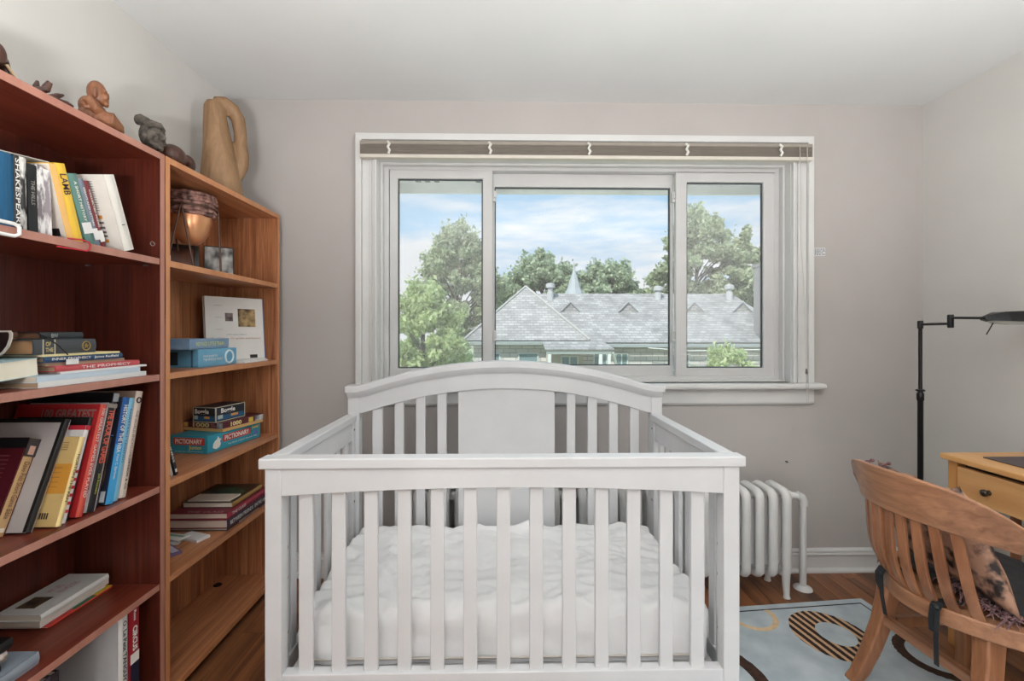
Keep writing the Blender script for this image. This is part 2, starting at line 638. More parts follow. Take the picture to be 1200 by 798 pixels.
s1 = sash(-.606, -.058, 1.010, 2.114, .043, .053, .046, .046, 2.432, PANE_H)
s2 = sash(-.064, .930, 1.004, 2.112, .016, .016, .062, .072, 2.474, PANE)
s3 = sash(.928, 1.467, 1.010, 2.110, .060, .062, .046, .052, 2.432, PANE_H)
for sx, par in ((-.050, s1), (.921, s3)):
    for zz in (1.23, 1.98):
        lt = MB().box(sx - .008, sx + .008, 2.440, 2.462, zz - .028, zz + .028)
        lt.box(sx - .002, sx + .014 if sx < 0 else sx + .004, 2.432, 2.442, zz - .01, zz + .024)
        obj('latch', lt, flat(196, 196, 196, .35), par, world=True, bevel=.002)
# own eave outside
ev = MB()
ev.box(-2.6, 3.6, 2.55, 3.12, 2.255, 2.275)
ev.box(-2.6, 3.6, 3.10, 3.125, 2.195, 2.40)
eave = struct('trim_1', ev, flat(244, 245, 246, .6))
for cxs, n in ((-.60, 3), (-.20, 3), (1.46, 6)):
    for k in range(n):
        v = MB()
        a = cxs + k * .062
        v.add([(a, 2.90, 2.2545), (a + .034, 2.90, 2.2545), (a + .05, 3.06, 2.2545), (a + .016, 3.06, 2.2545),
               (a, 2.90, 2.2525), (a + .034, 2.90, 2.2525), (a + .05, 3.06, 2.2525), (a + .016, 3.06, 2.2525)],
              [(0, 1, 2, 3), (7, 6, 5, 4), (0, 4, 5, 1), (1, 5, 6, 2), (2, 6, 7, 3), (3, 7, 4, 0)])
        obj('vent_slot', v, flat(120, 122, 122, .7), eave)

# raised blind
bl = thing('window_blind', 'beige slatted blind drawn all the way up at the top of the window', 'blind', (0.43, 2.31, 2.14))
BEI = flat(184, 176, 164, .5)
BEL = flat(150, 142, 132, .55)
obj('head_rail', MB().box(-.722, 1.582, 2.296, 2.330, 2.196, 2.212), BEL, bl, world=True, bevel=.002)
sl = MB()
for k in range(14):
    z = 2.146 + k * .0036
    j = (k % 3 - 1) * .0015
    sl.box(-.720, 1.580, 2.294 + j, 2.326 + j, z, z + .0014)
obj('slats', sl, BEL, bl, world=True, kind='stuff')
obj('bottom_rail', MB().box(-.722, 1.582, 2.292, 2.328, 2.126, 2.144), flat(206, 200, 190, .5), bl, world=True, bevel=.003)
for px in (-.575, -.068, .432, .930, 1.412):
    br = MB()
    br.tube([(px - .006, 2.291, 2.205), (px + .005, 2.286, 2.192), (px - .004, 2.286, 2.176), (px + .006, 2.286, 2.160), (px - .002, 2.291, 2.146)], .007, 6)
    obj('ladder_tape', br, flat(222, 220, 214, .6), bl, world=True, smooth=50)
cd = MB()
cd.tube([(1.508, 2.285, 2.19), (1.512, 2.284, 1.70), (1.532, 2.284, 1.42), (1.538, 2.282, 1.06)], .0016, 5)
cd.tube([(1.545, 2.285, 2.19), (1.550, 2.284, 1.75), (1.542, 2.284, 1.35), (1.540, 2.282, 1.06)], .0018, 5)
cd.tube([(1.538, 2.282, 1.06), (1.532, 2.274, 0.99), (1.536, 2.275, .90), (1.541, 2.275, .885), (1.545, 2.275, .90), (1.545, 2.274, .99)], .0014, 5)
co = obj('cord', cd, flat(196, 194, 188, .7), bl, world=True)
obj('tassel', MB().lathe([(.001, .03), (.004, .026), (.006, .004), (.004, 0)], 8, (1.539, 2.282, 1.035)), flat(90, 84, 78, .5), co, world=True)

# small printed sticker on the wall (print too small to read)
st = thing('wall_sticker', 'tiny pale sticker with grey print on the wall right of the window', 'sticker', (1.652, YB, 1.645))
obj('label_sheet', MB().box(1.622, 1.683, YB - .002, YB, 1.648, 1.690), flat(208, 208, 210, .6), st, world=True)
mk = MB()
rr = random.Random(5)
for row in range(4):
    xx = 1.627
    while xx < 1.674:
        w = rr.uniform(.003, .008)
        mk.box(xx, min(xx + w, 1.680), YB - .0026, YB - .0019, 1.653 + row * .009, 1.658 + row * .009)
        xx += w + rr.uniform(.003, .006)
obj('faint_print', mk, flat(98, 100, 114, .7), st, world=True)

solo('wall_nail', MB().tube([(1.475, YB, .574), (1.475, YB - .012, .576), (1.475, YB - .014, .570)], [.003, .003, .006], 8), flat(90, 86, 84, .5), 'tiny dark nail in the wall above the radiator pipe', 'nail')

# two added uplights, unseen behind the camera: fill light thrown up at the ceiling
for k, (lx, ly) in enumerate(((-0.40, -0.15), (1.35, -0.15))):
    lp = thing('uplight_lamp', ['white bowl uplight floor lamp behind the camera to the left', 'white bowl uplight floor lamp behind the camera to the right'][k], 'lamp', (lx, ly, 0))
    obj('base', MB().lathe([(.15, 0), (.15, .015), (.03, .03), (.014, .04)], 28, (lx, ly, 0)), TRIM, lp, world=True, smooth=40)
    obj('pole', MB().tube([(lx, ly, .03), (lx, ly, 1.13)], .013, 12), TRIM, lp, world=True, smooth=60)
    obj('bowl', MB().lathe([(.015, 1.12), (.08, 1.13), (.15, 1.17), (.19, 1.23), (.183, 1.23), (.14, 1.18), (.07, 1.145), (.001, 1.14)], 32, (lx, ly, 0)), TRIM, lp, world=True, smooth=60)
    ld = bpy.data.lights.new('uplight', 'AREA')
    ld.shape = 'DISK'
    ld.size = .30
    ld.energy = FILL_UPLIGHT_WATTS
    ld.color = (1.0, .992, .98)
    lo = bpy.data.objects.new('uplight', ld)
    COL.objects.link(lo)
    lo.parent = lp
    lo.location = (0, 0, 1.215)
    lo.rotation_euler = (PI, 0, 0)

lan = thing('paper_lantern', 'round white paper floor lantern at the far end of the room behind the camera', 'lamp', (-.35, -1.45, 0))  # added glowing globe out of view, brightens the floor and lower shelves
gm = bpy.data.materials.new('lantern_paper')
gm.use_nodes = True
gp = gm.node_tree.nodes['Principled BSDF']
gp.inputs['Emission Color'].default_value = (1, .992, .98, 1)
gp.inputs['Emission Strength'].default_value = FILL_GLOBE_WATTS / (4 * PI * PI * .25 * .25)
obj('paper_globe', MB().ball((-.35, -1.45, .33), .25, seg=24, ring=14), gm, lan, world=True, smooth=60)
obj('foot', MB().lathe([(.10, 0), (.10, .02), (.07, .09)], 24, (-.35, -1.45, 0)), TRIM, lan, world=True)

# ------------------------------------------------------------------ crib
RUGT = 0.009
crib = thing('crib', 'white wooden baby crib with arched headboard in front of the window', 'crib', (0.005, 1.63, RUGT))
CX0, CX1 = -0.668, 0.674
FY0, FY1 = 1.285, 1.325


def bx(name, *a, par=crib, mat=CRIB, bev=.0025, label=None):
    return obj(name, MB().box(*a), mat, par, world=True, bevel=bev, label=label)


# front panel
bx('front_cap', CX0 - .016, CX1 + .016, FY0 - .006, FY1 + .004, .866, .896, bev=.004)
for a, b in ((CX0, CX0 + .046), (CX1 - .046, CX1)):
    bx('front_post', a, b, FY0, FY1, RUGT, .866)
nseg = 24
rings = []
for k in range(nseg + 1):
    x = CX0 + .046 + (CX1 - CX0 - .092) * k / nseg
    s = (x - .003) / .625
    zl = .789 + .020 * (1 - s * s)
    rings.append([(x, FY0 + .001, zl), (x, FY1 - .008, zl), (x, FY1 - .008, .866), (x, FY0 + .001, .866)])
obj('front_top_rail', MB().loft(rings), CRIB, crib, world=True, bevel=.002)
bx('front_bottom_rail', CX0 + .046, CX1 - .046, FY0 + .001, FY1 - .006, .195, .288)
sm_ = MB().box(-.0195, .0195, -.007, .007, 0, .522).mesh('slat', CRIB)
base = WM[crib.name].translation
for k in range(13):
    px = (360.2, 398, 435.5, 474.2, 512.6, 551.1, 589.9, 628.5, 667.2, 705.7, 743.5, 782, 819)[k]
    o = obj('slat', sm_, None, crib, bevel=.0025)
    o.location = Vector(((px - 590) / 533 * 1.30, 1.305, .286)) - base

# headboard
HY0, HY1 = 1.968, 2.010
HC = .009


def arch(x, e, h):
    s = min(1, abs(x - HC) / .625)
    return e + h * (1 - s * s)


def arch_loft(x0, x1, fn, n=30):
    return MB().loft([fn(x0 + (x1 - x0) * k / n) for k in range(n + 1)])


hx0, hx1 = -.668, .690
obj('head_cap', arch_loft(hx0 - .008, hx1 + .008, lambda x: [(x, HY0 - .022, arch(x, .989, .106)), (x, HY1 + .01, arch(x, .989, .106)), (x, HY1 + .01, arch(x, 1.019, .106)), (x, HY0 - .022, arch(x, 1.019, .106))]), CRIB, crib, world=True, bevel=.004)
obj('cap_moulding', arch_loft(hx0, hx1, lambda x: [(x, HY0 - .004, arch(x, .966, .106)), (x, HY0 + .01, arch(x, .966, .106)), (x, HY0 + .01, arch(x, .99, .106)), (x, HY0 - .020, arch(x, .99, .106)), (x, HY0 - .016, arch(x, .980, .106)), (x, HY0 - .008, arch(x, .972, .106))]), CRIB, crib, world=True, smooth=40)
obj('head_rail', arch_loft(hx0 + .046, hx1 - .046, lambda x: [(x, HY0, arch(x, .897, .108)), (x, HY1 - .012, arch(x, .897, .108)), (x, HY1 - .012, arch(x, .99, .106)), (x, HY0, arch(x, .99, .106))]), CRIB, crib, world=True, bevel=.0015)
for a, b in ((hx0, hx0 + .048), (hx1 - .048, hx1)):
    bx('head_post', a, b, HY0 - .004, HY1, RUGT, .992)
bx('head_bottom_rail', hx0 + .048, hx1 - .048, HY0, HY1 - .01, .19, .30)
pn = MB()
pr_ = [(-.196 + .419 * k / 12) for k in range(13)]
pn.loft([[(x, HY0 + .008, .29), (x, HY0 + .024, .29), (x, HY0 + .024, arch(x, .93, .108)), (x, HY0 + .008, arch(x, .93, .108))] for x in pr_])
obj('head_panel', pn, CRIB, crib, world=True, bevel=.0015)
for a, b in ((-.567, -.523), (-.471, -.432), (-.379, -.339), (-.287, -.247), (.276, .313), (.367, .408), (.461, .500), (.553, .592)):
    bx('head_slat', a, b, HY0 + .008, HY0 + .024, .29, arch((a + b) / 2, .925, .108))

# sides
for sgn, xo in ((-1, CX0), (1, CX1)):
    xi = xo - sgn * .040
    a, b = sorted((xo + sgn * .006, xi + sgn * .002))
    bx('side_cap', a, b, FY1 + .004, HY0 - .004, .866, .896, bev=.004)
    a, b = sorted((xo - sgn * .006, xo - sgn * .030))
    bx('side_top_rail', a, b, FY1, HY0 - .004, .790, .868)
    bx('side_bottom_rail', a, b, FY1, HY0 - .004, .195, .285)
    for k in range(6):
        yc = FY1 + .082 + k * .0945
        bx('side_slat', min(xo - sgn * .012, xo - sgn * .026), max(xo - sgn * .012, xo - sgn * .026), yc - .019, yc + .019, .283, .793, bev=.002)
    a, b = sorted((xo - sgn * .004, xo - sgn * .034))
    bx('side_post', a, b, FY1, FY1 + .034, .195, .868)
    bx('side_post', a, b, HY0 - .042, HY0 - .004, .195, .868)
    for zz in (.835, .62, .53, .37):
        for yy in (FY1 + .017, HY0 - .022):
            o = obj('bolt', MB().lathe([(.0055, 0), (.0055, .002), (.003, .003), (.001, .002)], 10), CHROME, crib)
            o.location = Vector((xo - sgn * .0342, yy, zz)) - base
            o.rotation_euler = (0, -sgn * PI / 2, 0)
bx('mattress_support', CX0 + .05, CX1 - .05, FY1 + .02, HY0 - .02, .250, .268, mat=flat(190, 190, 190, .5))
for sx in (CX0 + .06, CX1 - .06):
    bx('support_bracket', sx - .012, sx + .012, FY1 + .04, HY0 - .04, .238, .251, mat=CHROME)

# mattress with a crumpled fitted sheet
NX, NY = 200, 110
mx0, mx1, my0, my1, mz0, mz1 = -.614, .622, 1.347, 1.942, .270, .420
from mathutils import noise as mn


def mat_pt(u, v):
    """sheet over the top and down the four sides; u, v run past the edge on to the sides"""
    hx, hy = (mx1 - mx0) / 2, (my1 - my0) / 2
    cx, cy = (mx0 + mx1) / 2, (my0 + my1) / 2
    return hx, hy, cx, cy


def build_mattress():
    hx, hy, cx, cy = mat_pt(0, 0)
    drop = .150
    rc = .030
    mb = MB()
    vs = []
    us = np.linspace(-hx - drop, hx + drop, NX)
    vv = np.linspace(-hy - drop, hy + drop, NY)
    for b in vv:
        for a in us:
            # rounded rectangle in plan with rounded top edge
            ex, ey = max(abs(a) - (hx - rc), 0), max(abs(b) - (hy - rc), 0)
            e = max(ex, ey) if min(ex, ey) == 0 else min(math.hypot(ex, ey), max(ex, ey) * 1.18)
            sx, sy = (1 if a > 0 else -1), (1 if b > 0 else -1)
            inx, iny = min(abs(a), hx - rc), min(abs(b), hy - rc)
            d = math.hypot(ex, ey) or 1
            if e < rc * PI / 2:
                th = e / rc
                out, z = rc * math.sin(th), mz1 - rc * (1 - math.cos(th))
            else:
                out, z = rc, mz1 - rc - (e - rc * PI / 2)
            z = max(z, mz0)
            x = cx + sx * (inx + out * ex / d)
            y = cy + sy * (iny + out * ey / d)
            p = Vector((x, y, z))
            top = max(0, 1 - e / (rc * 1.2))
            # folds: long soft ripples plus sharp little creases along the front edge
            q = Vector((x * 3.2 + 1.3 * y, y * 6.5, z * 3))
            r1 = mn.noise(q) * .010
            q2 = Vector((x * 7 + 2.1 * mn.noise(Vector((x * 3, y * 3, 2))), y * 17, 4.2))
            r2 = (1 - abs(mn.noise(q2)) * 2.2) * .0095
            q3 = Vector((x * 21, y * 24 + x * 9, 1.0))
            r3 = (1 - abs(mn.noise(q3)) * 2) * .0052
            edge = math.exp(-((abs(b) - hy + .02) / .05) ** 2) + math.exp(-((abs(a) - hx + .02) / .05) ** 2)
            r4 = mn.noise(Vector((x * 13, y * 13, 9))) * .022 * edge
            bulge = .012 * (1 - (x - cx) ** 2 / hx ** 2) * top
            if e < rc * 1.6:
                p.z += r1 + r2 + r3 + r4 + bulge
            side = 1 - top
            if side > 0:
                w = mn.noise(Vector((x * 9, y * 9, z * 14))) * .011 + mn.noise(Vector((x * 30, y * 30, z * 20))) * .002
                if ex >= ey:
                    p.x += sx * (w - .004) * side
                else:
                    p.y += sy * (w - .004) * side
            vs.append(p)
    fs = [(j * NX + i, j * NX + i + 1, (j + 1) * NX + i + 1, (j + 1) * NX + i) for j in range(NY - 1) for i in range(NX - 1)]
    mb.add(vs, fs)
    return mb


mt = thing('mattress', 'white crib mattress under a crumpled white fitted sheet', 'mattress', (.004, 1.645, mz0 - .002))
obj('fitted_sheet', build_mattress(), SHEET, mt, world=True, smooth=80)
obj('mattress_core', MB().box(mx0 + .012, mx1 - .012, my0 + .012, my1 - .012, mz0 - .001, mz1 - .03), flat(214, 210, 206, .8), mt, world=True, bevel=.02)
obj('piping', MB().tube([(mx0 + .03, my0 + .001, mz0 + .016), (mx1 - .03, my0 + .001, mz0 + .016)], .0035, 6), flat(206, 198, 190, .7), mt, world=True)

# ------------------------------------------------------------------ radiator
rad = thing('radiator', 'white cast iron column radiator under the window behind the crib', 'radiator', (.45, 2.19, 0))


def section_mesh():
    mb = MB()
    y0, y1, z0, z1, rc = -.078, .078, .088, .478, .035
    pts = []
    for cx_, cz_, a0 in ((y1 - rc, z1 - rc, 0), (y0 + rc, z1 - rc, 90), (y0 + rc, z0 + rc, 180), (y1 - rc, z0 + rc, 270)):
        for k in range(6):
            t = R(a0 + 18 * k)
            pts.append((0, cx_ + rc * math.cos(t), cz_ + rc * math.sin(t)))
    rings = []
    n = 10
    K = len(pts)
    for k, p in enumerate(pts):
        a, b = Vector(pts[k - 1]), Vector(pts[(k + 1) % K])
        t = (b - a).normalized()
        u = Vector((1, 0, 0))
        w = t.cross(u)
        rings.append([Vector(p) + u * .0215 * math.cos(2 * PI * i / n) + w * .018 * math.sin(2 * PI * i / n) for i in range(n)])
    mb.loft(rings, closed=True)
    mb.tube([(0, 0, .08), (0, 0, .47)], .017, 8)
    mb.box(-.012, .012, -.06, .06, .455, .485)
    mb.box(-.012, .012, -.06, .06, .082, .115)
    return mb.mesh('section', RADP, 55)


sec = section_mesh()
NS = 28
rx1 = 1.352
for k in range(NS):
    o = obj('section', sec, None, rad)
    o.location = (rx1 - .0215 - k * .0640 - .45, 0, .018)
hub = MB()
for zz in (.135, .462):
    hub.tube([(rx1 - .02 - (NS - 1) * .064, 2.19, zz), (rx1 - .02, 2.19, zz)], .022, 10)
obj('hub', hub, RADP, rad, world=True, smooth=50)
for k in (0, 9, 18, NS - 1):
    for yy in (2.118, 2.262):
        x = rx1 - .0215 - k * .064
        obj('leg', MB().tube([(x, yy, .13), (x, yy, .06), (x, yy - .004 if yy < 2.2 else yy + .004, .014), (x, yy - .006 if yy < 2.2 else yy + .006, 0)], [.020, .016, .013, .017], 10), RADP, rad, world=True, smooth=60)
pp = MB()
pp.tube([(rx1, 2.19, .455), (rx1 + .05, 2.19, .455), (rx1 + .082, 2.19, .452), (rx1 + .100, 2.19, .440), (rx1 + .107, 2.19, .415), (rx1 + .107, 2.19, .0)], .0155, 12)
obj('pipe', pp, RADP, rad, world=True, smooth=60)
el = MB().tube([(rx1 + .022, 2.19, .455), (rx1 + .045, 2.19, .455)], .022, 10)
el.tube([(rx1 + .077, 2.19, .455), (rx1 + .099, 2.19, .446), (rx1 + .108, 2.19, .425), (rx1 + .108, 2.19, .405)], .0205, 10)
obj('elbow', el, RADP, rad, world=True, smooth=60)
obj('floor_flange', MB().lathe([(.042, 0), (.040, .006), (.024, .014), (.018, .018)], 18, (rx1 + .107, 2.19, 0)), RADP, rad, world=True, smooth=50)

# ------------------------------------------------------------------ rug
RA = R(5)
corner = Vector((1.668, 2.092, 0))
rug = thing('rug', 'pale grey blue rug with brown and cream rings, under the crib and chair', 'rug', corner, RA)
RW, RL = 1.50, 2.2
obj('pile', MB().box(-RW, 0, -RL, 0, .0004, RUGT - .0006), RUGM, rug, bevel=.003)


def rug_local(x, y):
    return WM[rug.name].inverted() @ Vector((x, y, 0))


bd = MB()
ins, th = .034, .006
for a in ((-RW + ins, -ins, -ins - th, -ins), (-ins - th, -ins, -RL + ins, -ins - th), (-RW + ins, -RW + ins + th, -RL + ins, -ins - th)):
    bd.box(a[0], a[1], a[2], a[3], RUGT - .002, RUGT + .0002)
obj('border_line', bd, flat(40, 36, 36, .95), rug)


def rug_ring(cx, cy, ro, ri, mat, label, hole=(0, 0), ell=1.0, edge=.0):
    c = rug_local(cx, cy)
    N = 72
    out, inn = [], []
    for k in range(N):
        t = 2 * PI * k / N
        jag = .002 * math.sin(k * 2.9)
        out.append(Vector((c.x + (ro + jag) * math.cos(t), c.y + (ro * ell + jag) * math.sin(t), 0)))
        inn.append(Vector((c.x + hole[0] + ri * math.cos(t), c.y + hole[1] + ri * ell * math.sin(t), 0)))
    lim = lambda p: Vector((min(max(p.x, -RW + edge), -edge), min(p.y, -edge), 0))
    mb = MB()
    for k in range(N):
        j = (k + 1) % N
        q = [out[k], out[j], inn[j], inn[k]]
        if all((p - lim(p)).length > 1e-5 for p in q):
            continue
        q = [lim(p) for p in q]
        mb.add([p + Vector((0, 0, RUGT + .0003)) for p in q], [(0, 1, 2, 3)])
        mb.add([p + Vector((0, 0, RUGT - .0012)) for p in q], [(3, 2, 1, 0)])
    me = mb.mesh('ring_motif', mat)
    return obj('ring_motif', me, None, rug, label=label)


rug_ring(1.345, 1.838, .148, .070, RUGS, 'brown and tan striped ring', (.022, .004), 1.08)
rug_ring(1.085, 1.972, .105, .083, RUGC, 'thin cream ring', edge=.04)
rug_ring(.700, 1.600, .245, .195, RUGD, 'dark brown ring near the crib leg')
rug_ring(1.665, 1.712, .137, .098, RUGD, 'dark brown ring cut by the rug edge')

# ------------------------------------------------------------------ desk
desk = thing('desk', 'honey coloured wooden desk with a drawer against the right wall', 'desk', (1.98, 1.36, 0))
DX0, DX1, DY0, DY1 = 1.790, 2.175, .86, 1.800
obj('desk_top', MB().box(DX0 - .016, DX1, DY0 - .016, DY1 + .018, .738, .760), DESKT, desk, world=True, bevel=.004)
for a in (DX0, DX1 - .038):
    for b in (DY0, DY1 - .036):
        obj('leg', MB().box(a, a + .038, b, b + .036, 0, .738), wood('desk_leg_wood', (194, 132, 72), (222, 166, 102), 'z', .36, 30, 3) if 'desk_leg_wood' not in bpy.data.materials else bpy.data.materials['desk_leg_wood'], desk, world=True, bevel=.003)
DLEG = bpy.data.materials['desk_leg_wood']
obj('apron', MB().box(DX0 + .012, DX1 - .01, DY1 - .028, DY1 - .010, .59, .738), DESKW, desk, world=True)
obj('apron', MB().box(DX0 + .012, DX1 - .01, DY0 + .010, DY0 + .028, .59, .738), DESKW, desk, world=True)
obj('apron', MB().box(DX1 - .03, DX1 - .012, DY0 + .036, DY1 - .036, .59, .738), DESKW, desk, world=True)
obj('drawer_box', MB().box(DX0 + .022, DX0 + .30, DY0 + .05, DY1 - .05, .60, .728), flat(60, 40, 24, .8), desk, world=True)
dr = obj('drawer_front', MB().box(DX0 - .002, DX0 + .02, DY0 + .040, DY1 - .040, .600, .722), DESKW, desk, world=True, bevel=.002)
for ky in (1.642, 1.02):
    kb = MB().tube([(DX0, ky, .657), (DX0 - .008, ky, .657), (DX0 - .012, ky, .657), (DX0 - .018, ky, .657), (DX0 - .026, ky, .657), (DX0 - .030, ky, .657)], [.011, .006, .006, .013, .012, .004], 14)
    obj('knob', kb, flat(74, 66, 58, .35, .7), dr, world=True, smooth=60)
for sx in (2.030,):
    obj('end_slat', MB().box(sx, sx + .034, DY1 - .028, DY1 - .014, .16, .60), CHAIRW, desk, world=True, bevel=.002)
obj('end_stretcher', MB().box(DX0 + .038, DX1 - .038, DY1 - .030, DY1 - .012, .12, .17), DLEG, desk, world=True, bevel=.002)
solo('desk_mat', MB().box(1.865, 2.145, 1.18, 1.735, .7602, .765), flat(86, 74, 74, .7), 'dark grey brown flat mat lying on the honey desk top', 'desk mat', bevel=.001)

# ------------------------------------------------------------------ floor lamp
fl_ = thing('floor_lamp', 'black swing arm reading lamp standing behind the desk corner', 'lamp', (1.995, 2.14, 0))
LX, LY = 1.995, 2.14
obj('base', MB().lathe([(.12, 0), (.12, .012), (.10, .02), (.02, .026), (.013, .03)], 32, (LX, LY, 0)), IRON, fl_, world=True, smooth=40)
obj('lower_pole', MB().lathe([(.0115, .02), (.0115, .92), (.0145, .925), (.0145, .955), (.011, .96), (.011, .965), (.018, .968), (.018, .974), (.009, .978)], 16, (LX, LY, 0)), IRON, fl_, world=True, smooth=40)
obj('upper_pole', MB().lathe([(.0078, .95), (.0078, 1.265), (.0115, 1.268), (.0115, 1.300), (.009, 1.304)], 16, (LX, LY, 0)), IRON, fl_, world=True, smooth=40)
J = (1.952, 1.95)
obj('lower_arm', MB().tube([(LX, LY, 1.286), (J[0], J[1], 1.286)], .0062, 10), IRON, fl_, world=True, smooth=50)
obj('elbow', MB().lathe([(.010, 1.268), (.0115, 1.272), (.0115, 1.322), (.010, 1.326)], 14, (J[0], J[1], 0)), IRON, fl_, world=True, smooth=40)
S = (1.930, 1.790)
obj('upper_arm', MB().tube([(J[0], J[1], 1.312), (S[0], S[1], 1.306)], .0055, 10), IRON, fl_, world=True, smooth=50)
sh = MB()
sa = Vector((S[0] - .006, S[1], 0))
ax_ = Vector((.985, -.17, 0)).normalized()
sd = Vector((-ax_.y, ax_.x, 0))
prof = [(0.0, .014, 1.298, 1.310), (.012, .022, 1.296, 1.316), (.055, .060, 1.292, 1.330), (.10, .062, 1.290, 1.332), (.20, .062, 1.290, 1.332), (.232, .056, 1.291, 1.326), (.245, .03, 1.293, 1.318)]
rg = []
for d, w, zl, zh in prof:
    c = sa + ax_ * d
    rg.append([c + sd * w + Vector((0, 0, zl)), c + sd * w * .55 + Vector((0, 0, zh)), c - sd * w * .55 + Vector((0, 0, zh)), c - sd * w + Vector((0, 0, zl)), c - sd * w * .9 + Vector((0, 0, zl)), c - sd * w * .5 + Vector((0, 0, zh - .004)), c + sd * w * .5 + Vector((0, 0, zh - .004)), c + sd * w * .9 + Vector((0, 0, zl))])
obj('shade', MB().loft(rg), IRON, fl_, world=True, bevel=.001)
gb_ = MB()
rg = []
for d, w, h in ((.03, .02, .004), (.05, .042, .012), (.10, .046, .017), (.19, .046, .017), (.222, .036, .010)):
    c = sa + ax_ * d + Vector((0, 0, 1.296))
    rg.append([c + sd * w, c - sd * w, c - sd * w * .8 + Vector((0, 0, -h)), c + sd * w * .8 + Vector((0, 0, -h))])
obj('glass_diffuser', MB().loft(rg), flat(196, 204, 200, .15), fl_, world=True, bevel=.002)
obj('switch_rod', MB().tube([tuple(sa + ax_ * .036 + Vector((0, 0, 1.286))), tuple(sa + ax_ * .005 - sd * .01 + Vector((0, 0, 1.240)))], .0022, 8), IRON, fl_, world=True)

# ------------------------------------------------------------------ chair
PH, OXC, OYC = .063, 1.238, 1.368
chair = thing('desk_chair', 'curved back wooden armchair with slatted back pulled up to the desk', 'chair', (OXC, OYC, 0), PH)
# local axes: x = forward (towards the desk), y = towards the window
CT = lambda v: -.094 + 2.05 * v * v
CZ = lambda v: .836 - .37 * v * v - 11.5 * v ** 4
BT = lambda v: -.059 + 2.25 * v * v
BZ = lambda v: .704 - .43 * v * v
rg = []
VS = [(-.318 + .636 * k / 44) for k in range(45)]
for v in VS:
    zt, zb = CZ(v), BZ(v)
    if zt - zb < .030:
        zm = (zt + zb) / 2
        zt, zb = zm + .015, zm - .015
    thk = .022
    slope = 4.2 * v
    n_ = Vector((1, -slope, 0)).normalized()
    t_, b_ = Vector((CT(v), v, zt)), Vector((BT(v), v, zb))
    rg.append([b_ - n_ * .004, b_ + n_ * thk, t_ + n_ * (thk - .004), t_])
# arms run on forward
for side in (1,):
    pass
crest = MB().loft(rg)
obj('crest_rail', crest, CHAIRB, chair, bevel=.004, smooth=50)
for sgn in (-1, 1):
    v0 = sgn * .316
    p0 = Vector((CT(v0) + .02, v0, (CZ(v0) + BZ(v0)) / 2))
    path = [p0, p0 + Vector((.05, sgn * .020, .0)), p0 + Vector((.11, sgn * .022, .0)), p0 + Vector((.17, sgn * .008, 0)), p0 + Vector((.205, -sgn * .004, 0))]
    wds = [.016, .026, .036, .040, .022]
    r2 = []
    for p, w in zip(path, wds):
        p = Vector((p.x, p.y, .694))
        r2.append([p + Vector((0, -w, -.013)), p + Vector((0, w, -.013)), p + Vector((0, w, .013)), p + Vector((0, -w, .013))])
    obj('arm', MB().loft(r2), CHAIRB, chair, bevel=.006, seg=3)
    obj('arm_post', MB().tube([(.255, sgn * .300, .672), (.262, sgn * .285, .58), (.262, sgn * .262, .45)], [.016, .017, .019], 10), CHAIRW, chair, smooth=50)
# seat rail: bent behind, straight at the sides
SR = lambda v: 2.73 * v * v
path = [(.47, -.245), (.30, -.243), (.20, -.240), (.148, -.226)] + [(SR(v), v) for v in [-.205 + .41 * k / 20 for k in range(21)]] + [(.148, .226), (.20, .240), (.30, .243), (.47, .245)]
obj('seat_rail', MB().sweep([(a, b, 0) for a, b in path], [(-.003, .408), (.040, .408), (.040, .458), (-.003, .458)]), CHAIRB, chair, bevel=.005, smooth=40)
obj('seat', MB().prism([(.03, -.08), (.03, .08), (.10, .185), (.47, .24), (.47, -.24), (.10, -.185)], lambda u, v, w: (u, v, w), .425, .447), CHAIRB, chair)
for k in range(8):
    v = -.14 + .04 * k
    b0 = Vector((SR(v) + .019, v, .445))
    t0 = Vector((BT(v) + .009, v, BZ(v) + .012))
    nrm = Vector((1, -4.4 * v, 0)).normalized()
    tg = Vector((-nrm.y, nrm.x, 0))
    rg = []
    for j in range(9):
        s_ = j / 8
        p = b0.lerp(t0, s_) + nrm * (-.030 * math.sin(PI * s_ ** .8) * (1 - .55 * s_))
        w = .0135
        rg.append([p - tg * w - nrm * .006, p + tg * w - nrm * .006, p + tg * w + nrm * .006, p - tg * w + nrm * .006])
    obj('slat', MB().loft(rg), CHAIRW, chair, bevel=.002, smooth=40)


def leg(pts, w, d):
    rg = []
    for (x, y, z), ww, dd in zip(pts, w, d):
        rg.append([(x - dd, y - ww, z), (x + dd, y - ww, z), (x + dd, y + ww, z), (x - dd, y + ww, z)])
    return MB().loft(rg)


for sgn in (1, -1):
    sp = .186 if sgn > 0 else -.132
    dx = .008 if sgn > 0 else -.012
    q = [(.120 + dx, sp, .43), (.112 + dx, sp + sgn * .004, .34), (.095 + dx, sp + sgn * .012, .24), (.066 + dx, sp + sgn * .026, .13), (.038 + dx, sp + sgn * .042, .04), (.022 + dx, sp + sgn * .050, RUGT)]
    obj('rear_leg', leg(q, [.024, .023, .022, .021, .020, .020], [.030, .028, .027, .025, .024, .023]), CHAIRW, chair, bevel=.006, smooth=40)
    obj('front_leg', leg([(.44, sgn * .215, .43), (.445, sgn * .22, .2), (.45, sgn * .225, RUGT)], [.022, .021, .018], [.022, .021, .018]), CHAIRW, chair, bevel=.005)
    obj('side_stretcher', MB().loft([[(x, sgn * y - .010, z - .017), (x, sgn * y + .010, z - .017), (x, sgn * y + .010, z + .017), (x, sgn * y - .010, z + .017)] for x, y, z in ((.10, .195 if sgn > 0 else .145, .235), (.445, .218, .215))]), CHAIRW, chair, bevel=.003)
